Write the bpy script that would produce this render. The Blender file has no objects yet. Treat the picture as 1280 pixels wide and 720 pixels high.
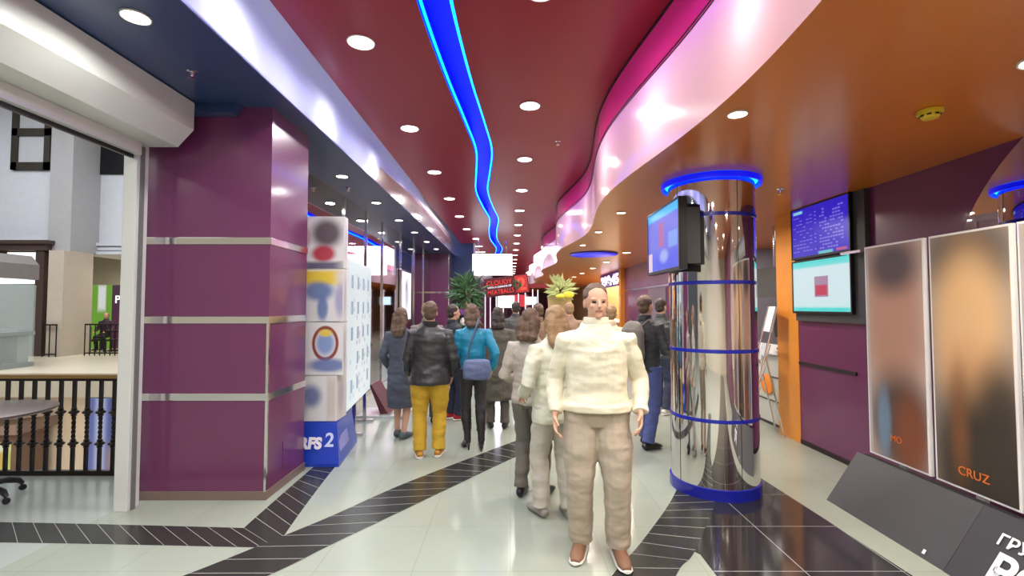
import bpy, bmesh, math, random
from mathutils import Vector, Matrix, noise
PI = math.pi
R = math.radians
random.seed(7)
scene = bpy.context.scene
COL = scene.collection

# ------------------------------------------------------------------ colours and materials
def lin(c):
    out = []
    for v in c:
        v = v / 255.0
        out.append(v / 12.92 if v <= 0.04045 else ((v + 0.055) / 1.055) ** 2.4)
    return (out[0], out[1], out[2], 1.0)

MATS = {}
def base_nodes(name):
    m = bpy.data.materials.new(name)
    m.use_nodes = True
    nt = m.node_tree
    b = nt.nodes['Principled BSDF']
    return m, nt, b

def mat(name, c, rough=0.5, metal=0.0, emit=None, es=0.0, coat=0.0, vary=0.08, vscale=6.0, bump=0.0, bscale=40.0, spec=0.5, coat_rough=0.05):
    """principled surface with a little procedural variation"""
    if name in MATS: return MATS[name]
    m, nt, b = base_nodes(name)
    L = nt.links
    tc = nt.nodes.new('ShaderNodeTexCoord')
    col = lin(c)
    if vary > 0:
        n = nt.nodes.new('ShaderNodeTexNoise'); n.inputs['Scale'].default_value = vscale; n.inputs['Detail'].default_value = 3
        L.new(tc.outputs['Object'], n.inputs['Vector'])
        mx = nt.nodes.new('ShaderNodeMix'); mx.data_type = 'RGBA'
        mx.inputs[6].default_value = tuple(x * (1 - vary) for x in col[:3]) + (1,)
        mx.inputs[7].default_value = tuple(min(1, x * (1 + vary)) for x in col[:3]) + (1,)
        L.new(n.outputs['Fac'], mx.inputs[0]); L.new(mx.outputs[2], b.inputs['Base Color'])
    else:
        b.inputs['Base Color'].default_value = col
    b.inputs['Roughness'].default_value = rough
    b.inputs['Metallic'].default_value = metal
    b.inputs['Specular IOR Level'].default_value = spec
    if coat > 0:
        b.inputs['Coat Weight'].default_value = coat; b.inputs['Coat Roughness'].default_value = coat_rough
    if emit is not None:
        b.inputs['Emission Color'].default_value = lin(emit); b.inputs['Emission Strength'].default_value = es
    if bump > 0:
        n2 = nt.nodes.new('ShaderNodeTexNoise'); n2.inputs['Scale'].default_value = bscale; n2.inputs['Detail'].default_value = 4
        L.new(tc.outputs['Object'], n2.inputs['Vector'])
        bp = nt.nodes.new('ShaderNodeBump'); bp.inputs['Strength'].default_value = bump; bp.inputs['Distance'].default_value = 0.01
        L.new(n2.outputs['Fac'], bp.inputs['Height']); L.new(bp.outputs['Normal'], b.inputs['Normal'])
    MATS[name] = m
    return m

def math_node(nt, op, a, b=None):
    n = nt.nodes.new('ShaderNodeMath'); n.operation = op
    for i, v in enumerate((a, b)):
        if v is None: continue
        if isinstance(v, (int, float)): n.inputs[i].default_value = v
        else: nt.links.new(v, n.inputs[i])
    return n.outputs[0]

def print_mat(name, base, blobs, es=0.0, rough=0.35, grid=None):
    """printed / displayed artwork from soft shapes in the UV square.
    blobs: (kind, cx, cy, rx, ry, colour, soft, strength); grid: (nu, nv, fu, fv, colour, threshold)"""
    m, nt, b = base_nodes(name)
    L = nt.links
    tc = nt.nodes.new('ShaderNodeTexCoord')
    sp = nt.nodes.new('ShaderNodeSeparateXYZ'); L.new(tc.outputs['UV'], sp.inputs[0])
    u, v = sp.outputs[0], sp.outputs[1]
    cur = None
    def mix(fac, colour):
        nonlocal cur
        mx = nt.nodes.new('ShaderNodeMix'); mx.data_type = 'RGBA'
        if cur is None: mx.inputs[6].default_value = lin(base)
        else: L.new(cur, mx.inputs[6])
        mx.inputs[7].default_value = lin(colour)
        L.new(fac, mx.inputs[0]); cur = mx.outputs[2]
    for (kind, cx, cy, rx, ry, colour, soft, st) in blobs:
        du = math_node(nt, 'DIVIDE', math_node(nt, 'ABSOLUTE', math_node(nt, 'SUBTRACT', u, cx)), rx)
        dv = math_node(nt, 'DIVIDE', math_node(nt, 'ABSOLUTE', math_node(nt, 'SUBTRACT', v, cy)), ry)
        if kind == 'r': d = math_node(nt, 'MAXIMUM', du, dv)
        else: d = math_node(nt, 'SQRT', math_node(nt, 'ADD', math_node(nt, 'MULTIPLY', du, du), math_node(nt, 'MULTIPLY', dv, dv)))
        if kind == 'o': d = math_node(nt, 'MULTIPLY', math_node(nt, 'ABSOLUTE', math_node(nt, 'SUBTRACT', d, 1.0)), 8.0)
        mr = nt.nodes.new('ShaderNodeMapRange'); mr.interpolation_type = 'SMOOTHSTEP'
        mr.inputs['From Min'].default_value = 1 + soft; mr.inputs['From Max'].default_value = 1 - soft
        mr.inputs['To Min'].default_value = 0; mr.inputs['To Max'].default_value = st
        L.new(d, mr.inputs['Value'])
        mix(mr.outputs[0], colour)
    for g in (grid or []):
        (u0, u1, v0, v1, nu, nv, fu, fv, colour, th) = g
        uu = math_node(nt, 'MULTIPLY', math_node(nt, 'DIVIDE', math_node(nt, 'SUBTRACT', u, u0), u1 - u0), nu)
        vv = math_node(nt, 'MULTIPLY', math_node(nt, 'DIVIDE', math_node(nt, 'SUBTRACT', v, v0), v1 - v0), nv)
        a = math_node(nt, 'LESS_THAN', math_node(nt, 'ABSOLUTE', math_node(nt, 'SUBTRACT', math_node(nt, 'FRACT', uu), 0.5)), fu / 2)
        c = math_node(nt, 'LESS_THAN', math_node(nt, 'ABSOLUTE', math_node(nt, 'SUBTRACT', math_node(nt, 'FRACT', vv), 0.5)), fv / 2)
        f = math_node(nt, 'MULTIPLY', a, c)
        for (x, lo, hi) in ((u, u0, u1), (v, v0, v1)):
            f = math_node(nt, 'MULTIPLY', f, math_node(nt, 'GREATER_THAN', x, lo))
            f = math_node(nt, 'MULTIPLY', f, math_node(nt, 'LESS_THAN', x, hi))
        cmb = nt.nodes.new('ShaderNodeCombineXYZ')
        L.new(math_node(nt, 'FLOOR', uu), cmb.inputs[0]); L.new(math_node(nt, 'FLOOR', vv), cmb.inputs[1])
        wn = nt.nodes.new('ShaderNodeTexWhiteNoise'); wn.noise_dimensions = '2D'; L.new(cmb.outputs[0], wn.inputs['Vector'])
        f = math_node(nt, 'MULTIPLY', f, math_node(nt, 'GREATER_THAN', wn.outputs['Value'], th))
        mix(f, colour)
    if cur is None:
        b.inputs['Base Color'].default_value = lin(base)
    elif es > 0:
        b.inputs['Base Color'].default_value = (0.02, 0.02, 0.02, 1)
        L.new(cur, b.inputs['Emission Color']); b.inputs['Emission Strength'].default_value = es
    else:
        L.new(cur, b.inputs['Base Color'])
    b.inputs['Roughness'].default_value = rough
    return m

def tile_mat(name, c, joint, su, sv, w, rough, use='Object', vary=0.06, spec=0.5):
    """tiles with thin joints in object XY or UV metres"""
    m, nt, b = base_nodes(name)
    L = nt.links
    tc = nt.nodes.new('ShaderNodeTexCoord')
    sp = nt.nodes.new('ShaderNodeSeparateXYZ'); L.new(tc.outputs[use], sp.inputs[0])
    fac = None
    ids = []
    for o, s in ((sp.outputs[0], su), (sp.outputs[1], sv)):
        if not s: continue
        q = math_node(nt, 'DIVIDE', o, s)
        ids.append(math_node(nt, 'FLOOR', q))
        f = math_node(nt, 'GREATER_THAN', math_node(nt, 'ABSOLUTE', math_node(nt, 'SUBTRACT', math_node(nt, 'FRACT', q), 0.5)), 0.5 - w / s / 2)
        fac = f if fac is None else math_node(nt, 'MAXIMUM', fac, f)
    cmb = nt.nodes.new('ShaderNodeCombineXYZ')
    for i, q in enumerate(ids): L.new(q, cmb.inputs[i])
    wn = nt.nodes.new('ShaderNodeTexWhiteNoise'); wn.noise_dimensions = '2D'; L.new(cmb.outputs[0], wn.inputs['Vector'])
    no = nt.nodes.new('ShaderNodeTexNoise'); no.inputs['Scale'].default_value = 9; no.inputs['Detail'].default_value = 5
    L.new(tc.outputs['Object'], no.inputs['Vector'])
    amt = math_node(nt, 'ADD', math_node(nt, 'MULTIPLY', wn.outputs['Value'], 0.5), math_node(nt, 'MULTIPLY', no.outputs['Fac'], 0.5))
    col = lin(c)
    m1 = nt.nodes.new('ShaderNodeMix'); m1.data_type = 'RGBA'
    m1.inputs[6].default_value = tuple(x * (1 - vary) for x in col[:3]) + (1,)
    m1.inputs[7].default_value = tuple(min(1, x * (1 + vary)) for x in col[:3]) + (1,)
    L.new(amt, m1.inputs[0])
    m2 = nt.nodes.new('ShaderNodeMix'); m2.data_type = 'RGBA'
    L.new(fac, m2.inputs[0]); L.new(m1.outputs[2], m2.inputs[6]); m2.inputs[7].default_value = lin(joint)
    L.new(m2.outputs[2], b.inputs['Base Color'])
    b.inputs['Roughness'].default_value = rough
    b.inputs['Specular IOR Level'].default_value = spec
    return m

def glass_mat(name, tint=(235, 245, 245), alpha=0.18, rough=0.02):
    m, nt, b = base_nodes(name)
    b.inputs['Base Color'].default_value = lin(tint); b.inputs['Roughness'].default_value = rough
    b.inputs['Alpha'].default_value = alpha
    return m

# ------------------------------------------------------------------ mesh building
def frame_from(t, xdir):
    t = t.normalized()
    a = xdir - t * xdir.dot(t)
    if a.length < 1e-5:
        a = Vector((0, 1, 0)) - t * t.y
    a.normalize()
    return a, t.cross(a)

class MB:
    def __init__(s): s.v = []; s.f = []; s.uv = {}
    def box(s, x0, x1, y0, y1, z0, z1, bev=0.0):
        if bev > 0:
            bm = bmesh.new()
            bmesh.ops.create_cube(bm, size=1.0)
            for q in bm.verts:
                q.co = Vector((x0 + (q.co.x + .5) * (x1 - x0), y0 + (q.co.y + .5) * (y1 - y0), z0 + (q.co.z + .5) * (z1 - z0)))
            bmesh.ops.bevel(bm, geom=bm.edges[:], offset=bev, segments=2, affect='EDGES', profile=0.7)
            s.add_bm(bm); bm.free(); return s
        o = len(s.v)
        s.v += [(x0,y0,z0),(x1,y0,z0),(x1,y1,z0),(x0,y1,z0),(x0,y0,z1),(x1,y0,z1),(x1,y1,z1),(x0,y1,z1)]
        s.f += [tuple(o+i for i in q) for q in ((0,3,2,1),(4,5,6,7),(0,1,5,4),(1,2,6,5),(2,3,7,6),(3,0,4,7))]
        return s
    def add_bm(s, bm):
        o = len(s.v); bm.verts.index_update()
        s.v += [tuple(q.co) for q in bm.verts]
        s.f += [tuple(o + q.index for q in f.verts) for f in bm.faces]
    def loft(s, pts, rads, n=14, xdir=(1, 0, 0), cap=True):
        pts = [Vector(p) for p in pts]; xdir = Vector(xdir)
        o = len(s.v); k = len(pts)
        for i, p in enumerate(pts):
            t = (pts[min(i+1, k-1)] - pts[max(i-1, 0)])
            a, b = frame_from(t, xdir)
            r = rads[i]; rx, ry = (r, r) if isinstance(r, (int, float)) else r
            for j in range(n):
                th = 2*PI*j/n
                s.v.append(tuple(p + a*(rx*math.cos(th)) + b*(ry*math.sin(th))))
        for i in range(k-1):
            for j in range(n):
                s.f.append((o+i*n+j, o+i*n+(j+1) % n, o+(i+1)*n+(j+1) % n, o+(i+1)*n+j))
        if cap:
            s.f.append(tuple(o + j for j in reversed(range(n))))
            s.f.append(tuple(o + (k-1)*n + j for j in range(n)))
        return s
    def cyl(s, p0, p1, r, n=12, r2=None):
        d = Vector(p1) - Vector(p0)
        x = (1, 0, 0) if abs(d.normalized().x) < 0.9 else (0, 1, 0)
        return s.loft([p0, p1], [r, r if r2 is None else r2], n, x)
    def tube(s, pts, r, n=8):
        return s.loft(pts, [r]*len(pts), n, (0.137, 0.071, 0.988))
    def ell(s, c, rad, nu=16, nv=10, rot=None):
        o = len(s.v); c = Vector(c)
        M = rot or Matrix.Identity(3)
        s.v.append(tuple(c + M @ Vector((0, 0, -rad[2]))))
        for i in range(1, nv):
            ph = -PI/2 + PI*i/nv
            for j in range(nu):
                th = 2*PI*j/nu
                s.v.append(tuple(c + M @ Vector((rad[0]*math.cos(ph)*math.cos(th), rad[1]*math.cos(ph)*math.sin(th), rad[2]*math.sin(ph)))))
        s.v.append(tuple(c + M @ Vector((0, 0, rad[2]))))
        e = len(s.v) - 1
        for j in range(nu): s.f.append((o, o+1+(j+1) % nu, o+1+j))
        for i in range(nv-2):
            for j in range(nu):
                s.f.append((o+1+i*nu+j, o+1+i*nu+(j+1) % nu, o+1+(i+1)*nu+(j+1) % nu, o+1+(i+1)*nu+j))
        for j in range(nu): s.f.append((e, o+1+(nv-2)*nu+j, o+1+(nv-2)*nu+(j+1) % nu))
        return s
    def lathe(s, prof, n=40, c=(0, 0, 0), cap=True):
        o = len(s.v); k = len(prof)
        for r, z in prof:
            for j in range(n):
                th = 2*PI*j/n
                s.v.append((c[0]+r*math.cos(th), c[1]+r*math.sin(th), c[2]+z))
        for i in range(k-1):
            for j in range(n):
                s.f.append((o+i*n+j, o+i*n+(j+1) % n, o+(i+1)*n+(j+1) % n, o+(i+1)*n+j))
        if cap:
            s.f.append(tuple(o+j for j in reversed(range(n)))); s.f.append(tuple(o+(k-1)*n+j for j in range(n)))
        return s
    def prism(s, poly, vec):
        """closed polygon (3D points) swept along vec"""
        o = len(s.v); n = len(poly); vec = Vector(vec)
        s.v += [tuple(p) for p in poly] + [tuple(Vector(p) + vec) for p in poly]
        s.f.append(tuple(o+i for i in reversed(range(n)))); s.f.append(tuple(o+n+i for i in range(n)))
        for i in range(n): s.f.append((o+i, o+(i+1) % n, o+n+(i+1) % n, o+n+i))
        return s
    def quad(s, p0, du, dv, uv=((0,0),(1,0),(1,1),(0,1))):
        o = len(s.v); p0 = Vector(p0); du = Vector(du); dv = Vector(dv)
        s.v += [tuple(p0), tuple(p0+du), tuple(p0+du+dv), tuple(p0+dv)]
        s.uv[len(s.f)] = uv
        s.f.append((o, o+1, o+2, o+3)); return s
    def slab(s, p0, du, dv, t):
        """a thin board whose front face carries the 0..1 UV; t thickness behind it"""
        p0 = Vector(p0); du = Vector(du); dv = Vector(dv)
        nrm = du.cross(dv).normalized()
        o = len(s.v); b = -nrm*t
        fr = [p0, p0+du, p0+du+dv, p0+dv]
        s.v += [tuple(q) for q in fr] + [tuple(q+b) for q in fr]
        s.uv[len(s.f)] = ((0,0),(1,0),(1,1),(0,1))
        s.f.append((o, o+1, o+2, o+3)); s.f.append((o+7, o+6, o+5, o+4))
        for i in range(4): s.f.append((o+i, o+4+i, o+4+(i+1) % 4, o+(i+1) % 4))
        return s
    def mesh(s, name, m=None, smooth=False, fix=True):
        me = bpy.data.meshes.new(name)
        me.from_pydata(s.v, [], s.f)
        if s.uv:
            ul = me.uv_layers.new(name='UVMap')
            for fi, uv in s.uv.items():
                p = me.polygons[fi]
                for k, li in enumerate(p.loop_indices): ul.data[li].uv = uv[k]
        if fix:
            bm = bmesh.new(); bm.from_mesh(me); bmesh.ops.recalc_face_normals(bm, faces=bm.faces); bm.to_mesh(me); bm.free()
        if m: me.materials.append(m)
        if smooth: set_smooth(me, 40 if smooth is True else smooth)
        me.update()
        return me
    def build(s, name, m, parent=None, smooth=False, fix=True):
        return obj(name, s.mesh(name, m, smooth, fix), parent)

def set_smooth(me, ang=40):
    me.polygons.foreach_set('use_smooth', [True]*len(me.polygons))
    try: me.set_sharp_from_angle(angle=R(ang))
    except Exception: pass

def obj(name, data, parent=None, loc=None):
    o = bpy.data.objects.new(name, data); COL.objects.link(o)
    if parent: o.parent = parent
    if loc: o.location = loc
    return o
def tag(o, label=None, cat=None, group=None, kind=None):
    if label: o['label'] = label
    if cat: o['category'] = cat
    if group: o['group'] = group
    if kind: o['kind'] = kind
    return o
def thing(name, label, cat, loc=(0, 0, 0), rz=0.0, group=None):
    o = bpy.data.objects.new(name, None); COL.objects.link(o)
    o.location = loc; o.rotation_euler = (0, 0, rz); o.empty_display_size = 0.1
    return tag(o, label, cat, group)
def struct(name, mb, m, parent=None, smooth=False, fix=True):
    o = mb.build(name, m, parent, smooth, fix)
    if not parent: o['kind'] = 'structure'
    return o
def dup(root, loc, rz=0.0, label=None):
    r = root.copy(); COL.objects.link(r); r.location = loc; r.rotation_euler = (0, 0, rz)
    if label: r['label'] = label
    for ch in list(root.children):
        c = ch.copy(); COL.objects.link(c); c.parent = r
        for g in list(ch.children):
            d = g.copy(); COL.objects.link(d); d.parent = c
    return r
def text(name, body, size, p, u, v, m, parent=None, ext=0.004, align='LEFT', width=None, bold=0.0, shear=0.0):
    """raised lettering; p anchor, u reading direction, v up"""
    cu = bpy.data.curves.new(name, 'FONT'); cu.body = body; cu.size = size; cu.extrude = ext; cu.align_x = align
    cu.offset = bold; cu.shear = shear
    t = bpy.data.objects.new(name, cu); COL.objects.link(t)
    bpy.context.view_layer.update()
    dg = bpy.context.evaluated_depsgraph_get()
    me = bpy.data.meshes.new_from_object(t.evaluated_get(dg))
    bpy.data.objects.remove(t); bpy.data.curves.remove(cu)
    if width and len(me.vertices):
        xs = [q.co.x for q in me.vertices]; w = max(xs) - min(xs)
        for q in me.vertices: q.co.x *= width / w
    u = Vector(u).normalized(); v = Vector(v).normalized(); n = u.cross(v)
    M = Matrix(((u.x, v.x, n.x, p[0]), (u.y, v.y, n.y, p[1]), (u.z, v.z, n.z, p[2]), (0, 0, 0, 1)))
    me.transform(M); me.materials.clear(); me.materials.append(m)
    return obj(name, me, parent)

def remesh(mb, voxel, smooth_it=4, wrinkle=0.0, wscale=9.0, seed=0.0, sf=0.5):
    """one continuous surface out of the overlapping volumes of a builder"""
    me = bpy.data.meshes.new('tmp'); me.from_pydata(mb.v, [], mb.f)
    bm = bmesh.new(); bm.from_mesh(me); bmesh.ops.recalc_face_normals(bm, faces=bm.faces); bm.to_mesh(me); bm.free()
    o = bpy.data.objects.new('tmp', me); COL.objects.link(o)
    md = o.modifiers.new('r', 'REMESH'); md.mode = 'VOXEL'; md.voxel_size = voxel; md.adaptivity = 0
    if smooth_it:
        sm = o.modifiers.new('s', 'SMOOTH'); sm.iterations = smooth_it; sm.factor = sf
    bpy.context.view_layer.update()
    dg = bpy.context.evaluated_depsgraph_get()
    out = bpy.data.meshes.new_from_object(o.evaluated_get(dg))
    bpy.data.objects.remove(o); bpy.data.meshes.remove(me)
    if wrinkle > 0:
        off = Vector((seed*3.1, seed*1.7, seed))
        mv = []
        for q in out.vertices:
            c = q.co
            a = noise.noise(Vector((c.x*wscale*.8, c.y*wscale*.8, c.z*wscale*1.7)) + off)
            b = noise.noise(Vector((c.x*wscale*2.2, c.y*wscale*2.2, c.z*wscale*3.6)) + off)
            mv.append(c + q.normal*(wrinkle*(a + 0.4*b)))
        for q, c in zip(out.vertices, mv): q.co = c
    out.polygons.foreach_set('use_smooth', [True]*len(out.polygons))
    return out
# ------------------------------------------------------------------ palette
M_floor = tile_mat('polished light floor tile', (156, 164, 151), (138, 145, 134), 0.6, 0.6, 0.004, 0.15, vary=0.05)
M_gal = tile_mat('gallery floor tile', (165, 172, 166), (150, 155, 150), 0.6, 0.6, 0.004, 0.16, vary=0.05)
M_band = tile_mat('dark inlay tile', (46, 47, 44), (165, 163, 155), 0, 0.17, 0.006, 0.25, use='UV', vary=0.12)
M_band2 = tile_mat('dark inlay tile wide', (46, 47, 44), (165, 163, 155), 0, 0.20, 0.007, 0.25, use='UV', vary=0.12)
M_black_tile = tile_mat('polished black tile', (40, 40, 42), (150, 150, 148), 0.6, 0.6, 0.006, 0.10, vary=0.2)
M_red = mat('red stretch ceiling', (146, 25, 47), 0.35, coat=0.06, coat_rough=0.12, vary=0.03, spec=.3)
M_red2 = mat('magenta red fascia', (168, 44, 84), 0.2, coat=0.6, coat_rough=0.1, vary=0.03)
M_white_f = mat('glossy white fascia', (232, 222, 226), 0.22, coat=0.8, coat_rough=0.12, vary=0.02)
M_blue_f = mat('glossy cool white fascia', (222, 222, 236), 0.2, coat=0.8, coat_rough=0.1, vary=0.02)
M_navy = mat('navy soffit paint', (46, 68, 112), 0.35, coat=0.2, coat_rough=0.15, vary=0.03)
M_orange = mat('burnt orange soffit', (204, 110, 26), 0.32, coat=0.2, coat_rough=0.15, vary=0.03)
M_purple = mat('plum laminate panel', (104, 44, 86), 0.3, coat=0.5, coat_rough=0.12, vary=0.04)
M_chrome = mat('polished chrome', (235, 232, 230), 0.04, metal=1.0, vary=0.0)
M_chrome_strip = mat('brushed chrome strip', (225, 222, 222), 0.12, metal=1.0, vary=0.03)
M_dark = mat('dark shadow gap', (28, 10, 16), 0.6)
M_black = mat('black plastic', (22, 22, 24), 0.35, vary=0.1)
M_black_matte = mat('black matte board', (58, 58, 62), 0.55, vary=0.08)
M_channel = mat('blue channel paint', (20, 30, 250), 0.5, vary=0.02)
M_neon = mat('cyan blue neon', (10, 60, 255), 0.3, emit=(0, 130, 255), es=9.0, vary=0.0)
M_neon_soft = mat('soft blue neon', (10, 20, 230), 0.3, emit=(8, 20, 255), es=0.9, vary=0.0)
M_bluep = mat('blue plastic trim', (20, 30, 150), 0.25, coat=0.3, vary=0.05)
M_mirror = mat('dark mirror glass', (186, 183, 190), 0.03, metal=1.0, vary=0.0)
M_mirror_w = mat('silver mirror glass', (225, 222, 228), 0.02, metal=1.0, vary=0.0)
M_shutter = mat('cream shutter housing', (218, 222, 216), 0.28, coat=0.3, coat_rough=0.15, vary=0.02)
M_post = mat('white aluminium', (222, 224, 220), 0.3, metal=0.15, vary=0.02)
M_skirt = mat('taupe skirting', (118, 100, 92), 0.4)
M_wall_gray = mat('grey wall paint', (150, 145, 155), 0.6)
M_cream = mat('cream wall paint', (226, 218, 196), 0.7)
M_mall_white = mat('mall white plaster', (205, 208, 216), 0.8)
M_mall_beige = mat('mall beige stone', (208, 192, 170), 0.7, vary=0.1, vscale=3)
M_orange_wall = mat('orange wall panel', (214, 138, 50), 0.4, coat=0.2)
M_lens = mat('lit lamp lens', (255, 250, 240), 0.4, emit=(255, 248, 236), es=14.0, vary=0.0)
M_rim = mat('white lamp trim', (225, 222, 215), 0.35)
M_white = mat('white laminate', (235, 235, 235), 0.4)
M_iron = mat('dark wrought iron', (42, 36, 32), 0.45, metal=0.5)
M_brass = mat('golden oak handrail', (140, 108, 58), 0.35, coat=0.3)

def film_mat(name, c, tr=.6, gl=.12, rough=.12):
    """thin backlit stretch film: lets light through, with a glossy face"""
    m = bpy.data.materials.new(name); m.use_nodes = True; nt = m.node_tree; L = nt.links
    nt.nodes.remove(nt.nodes['Principled BSDF']); out = nt.nodes['Material Output']
    d = nt.nodes.new('ShaderNodeBsdfDiffuse'); t = nt.nodes.new('ShaderNodeBsdfTranslucent'); g = nt.nodes.new('ShaderNodeBsdfGlossy')
    tc = nt.nodes.new('ShaderNodeTexCoord'); n = nt.nodes.new('ShaderNodeTexNoise'); n.inputs['Scale'].default_value = 2
    L.new(tc.outputs['Object'], n.inputs['Vector'])
    mc = nt.nodes.new('ShaderNodeMix'); mc.data_type = 'RGBA'; mc.inputs[6].default_value = lin(c); mc.inputs[7].default_value = tuple(x*.94 for x in lin(c)[:3]) + (1,)
    L.new(n.outputs['Fac'], mc.inputs[0])
    for q in (d, t): L.new(mc.outputs[2], q.inputs['Color'])
    g.inputs['Roughness'].default_value = rough; g.inputs['Color'].default_value = (1, 1, 1, 1)
    a = nt.nodes.new('ShaderNodeMixShader'); a.inputs[0].default_value = tr
    L.new(d.outputs[0], a.inputs[1]); L.new(t.outputs[0], a.inputs[2])
    f = nt.nodes.new('ShaderNodeLayerWeight'); f.inputs['Blend'].default_value = gl
    b = nt.nodes.new('ShaderNodeMixShader'); L.new(f.outputs['Fresnel'], b.inputs[0]); L.new(a.outputs[0], b.inputs[1]); L.new(g.outputs[0], b.inputs[2])
    L.new(b.outputs[0], out.inputs['Surface'])
    return m
M_film_l = film_mat('cool white backlit film', (232, 234, 246), .65, .035, .2)
M_film_r = film_mat('pink white backlit film', (244, 206, 210), .5, .25)
M_film_u = film_mat('magenta red film', (212, 56, 118), .45, .22)

def catmull(pts, y):
    """smooth interpolation of (Y, value) control points"""
    n = len(pts)
    if y <= pts[0][0]: return pts[0][1]
    if y >= pts[-1][0]: return pts[-1][1]
    for i in range(n-1):
        if pts[i][0] <= y <= pts[i+1][0]:
            y0, v0 = pts[i]; y1, v1 = pts[i+1]; h = y1 - y0; t = (y - y0)/h
            m0 = (v1 - pts[i-1][1])/(y1 - pts[i-1][0])*h if i > 0 else 0
            m1 = (pts[i+2][1] - v0)/(pts[i+2][0] - y0)*h if i < n-2 else 0
            return (2*t**3-3*t**2+1)*v0 + (t**3-2*t**2+t)*m0 + (-2*t**3+3*t**2)*v1 + (t**3-t**2)*m1
def xw(y):
    """wavy line of the fascia between the red and the orange ceilings"""
    return 1.09 - 0.105*math.cos(2*PI*(y-4.95)/5.06)
CH = [(-4, -.5), (0, -.40), (2, -.52), (3.3, -.536), (4.5, -.493), (5.6, -.42), (6.64, -.37), (7.8, -.45), (9, -.54), (10.5, -.49),
      (11.9, -.41), (13.7, -.5), (15.5, -.54), (18, -.42), (20.5, -.54), (23, -.42), (25.5, -.54), (28, -.42), (31, -.54), (40, -.45)]
def xc(y): return catmull(CH, y)
CHW = 0.128
Y0, Y1 = -4.0, 40.0
ZR, ZN, ZO = 3.78, 3.34, 2.76
YS = [Y0 + i*0.2 for i in range(int((24-Y0)/0.2)+1)] + [24.5 + i*0.5 for i in range(32)]
WX = 3.45

def strip(fn_a, fn_b, ys=YS, mb=None):
    """sheet of quads between two curves; each returns a point for a given Y"""
    mb = mb or MB(); o = len(mb.v)
    for y in ys: mb.v += [fn_a(y), fn_b(y)]
    for i in range(len(ys)-1): mb.f.append((o+2*i, o+2*i+1, o+2*i+3, o+2*i+2))
    return mb

# ------------------------------------------------------------------ floor
fl = MB().box(-3.15, 5.4, Y0, Y1, -0.3, 0.0)
struct('floor', fl, M_floor)
fl = MB().box(-12, -3.15, Y0, 4.76, -0.3, 0.0)
struct('floor_gallery', fl, M_gal)
def band(name, L, Rr, m, n=60, z=0.0015):
    """inlaid tile band between a left and a right edge polyline"""
    mb = MB()
    def at(P, t):
        q = t*(len(P)-1); pts = [(i, p[0]) for i, p in enumerate(P)]; pt2 = [(i, p[1]) for i, p in enumerate(P)]
        return Vector((catmull(pts, q), catmull(pt2, q), z))
    s = 0; prev = None
    rows = []
    for i in range(n+1):
        a, b = at(L, i/n), at(Rr, i/n)
        c = (a+b)/2
        if prev is not None: s += (c-prev).length
        prev = c; rows.append((a, b, s))
    for i in range(n):
        a, b, s0 = rows[i]; a2, b2, s1 = rows[i+1]
        o = len(mb.v); mb.v += [tuple(a), tuple(b), tuple(b2), tuple(a2)]
        mb.uv[len(mb.f)] = ((0.00005, s0), (0.00005, s0), (0.00005, s1), (0.00005, s1)); mb.f.append((o, o+1, o+2, o+3))
    return struct(name, mb, m)
M_band_uv = M_band
band('floor_band', [(-9, 3.62), (-5, 3.66), (-3.85, 3.67), (-1.95, 3.575)], [(-9, 3.34), (-5, 3.36), (-3.5, 3.36), (-1.575, 3.285)], M_band)
band('floor_band', [(-1.95, 3.575), (-1.97, 4.2), (-1.985, 4.8), (-1.985, 5.3)], [(-1.575, 3.285), (-1.66, 3.9), (-1.75, 4.7), (-1.8, 5.3)], M_band)
band('floor_band', [(-3.1, 1.6), (-2.5, 2.3), (-1.963, 2.951), (-1.681, 3.34), (-1.38, 3.777), (-0.999, 4.408), (-0.333, 5.324), (0.22, 6.071), (0.75, 6.95), (0.9, 7.9), (0.8, 9), (0.62, 10.2)],
     [(-2.6, 1.6), (-2.0, 2.25), (-1.458, 2.951), (-1.198, 3.362), (-0.871, 3.85), (-0.47, 4.45), (-0.02, 5.12), (0.5, 5.85), (1.08, 6.8), (1.25, 7.9), (1.15, 9), (.95, 10.2)], M_band2, 90, .003)
band('floor_band', [(-.4, 1.2), (0.1, 2.1), (0.611, 2.951), (0.884, 3.34), (1.3, 4.0), (1.62, 4.6)], [(0.0, 1.0), (0.45, 2.0), (0.996, 2.951), (1.215, 3.233), (1.701, 4.035), (1.95, 4.45)], M_band)
mb = MB()
mb.prism([(1.24, 3.2, 0), (1.215, 3.233, 0), (1.701, 4.035, 0), (1.95, 4.45, 0), (1.95, 4.75, 0), (2.36, 4.75, 0), (2.40, 3.6, 0), (2.42, 2.95, 0), (2.42, Y0, 0), (1.24, Y0, 0)], (0, 0, 0.0012))
struct('floor_black_inlay', mb, M_black_tile)

# ------------------------------------------------------------------ ceilings
mb = MB()
strip(lambda y: (-1.70, y, ZR), lambda y: (xc(y)-CHW, y, ZR), mb=mb)
strip(lambda y: (xc(y)+CHW, y, ZR), lambda y: (xw(y)+0.02, y, ZR), mb=mb)
struct('ceiling', mb, M_red, smooth=True, fix=False)
ch = MB(); zt = ZR+0.26
strip(lambda y: (xc(y)-CHW, y, ZR), lambda y: (xc(y)-CHW-.02, y, zt), mb=ch)
strip(lambda y: (xc(y)-CHW-.02, y, zt), lambda y: (xc(y)+CHW+.02, y, zt), mb=ch)
strip(lambda y: (xc(y)+CHW+.02, y, zt), lambda y: (xc(y)+CHW, y, ZR), mb=ch)
struct('ceiling_channel', ch, M_channel, fix=False)
ny = [y for y in YS if y <= 30]
t = thing('neon_channel_light', 'wavy blue neon tubes inside the slot of the red ceiling', 'neon light', (0, 0, ZR))
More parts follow.
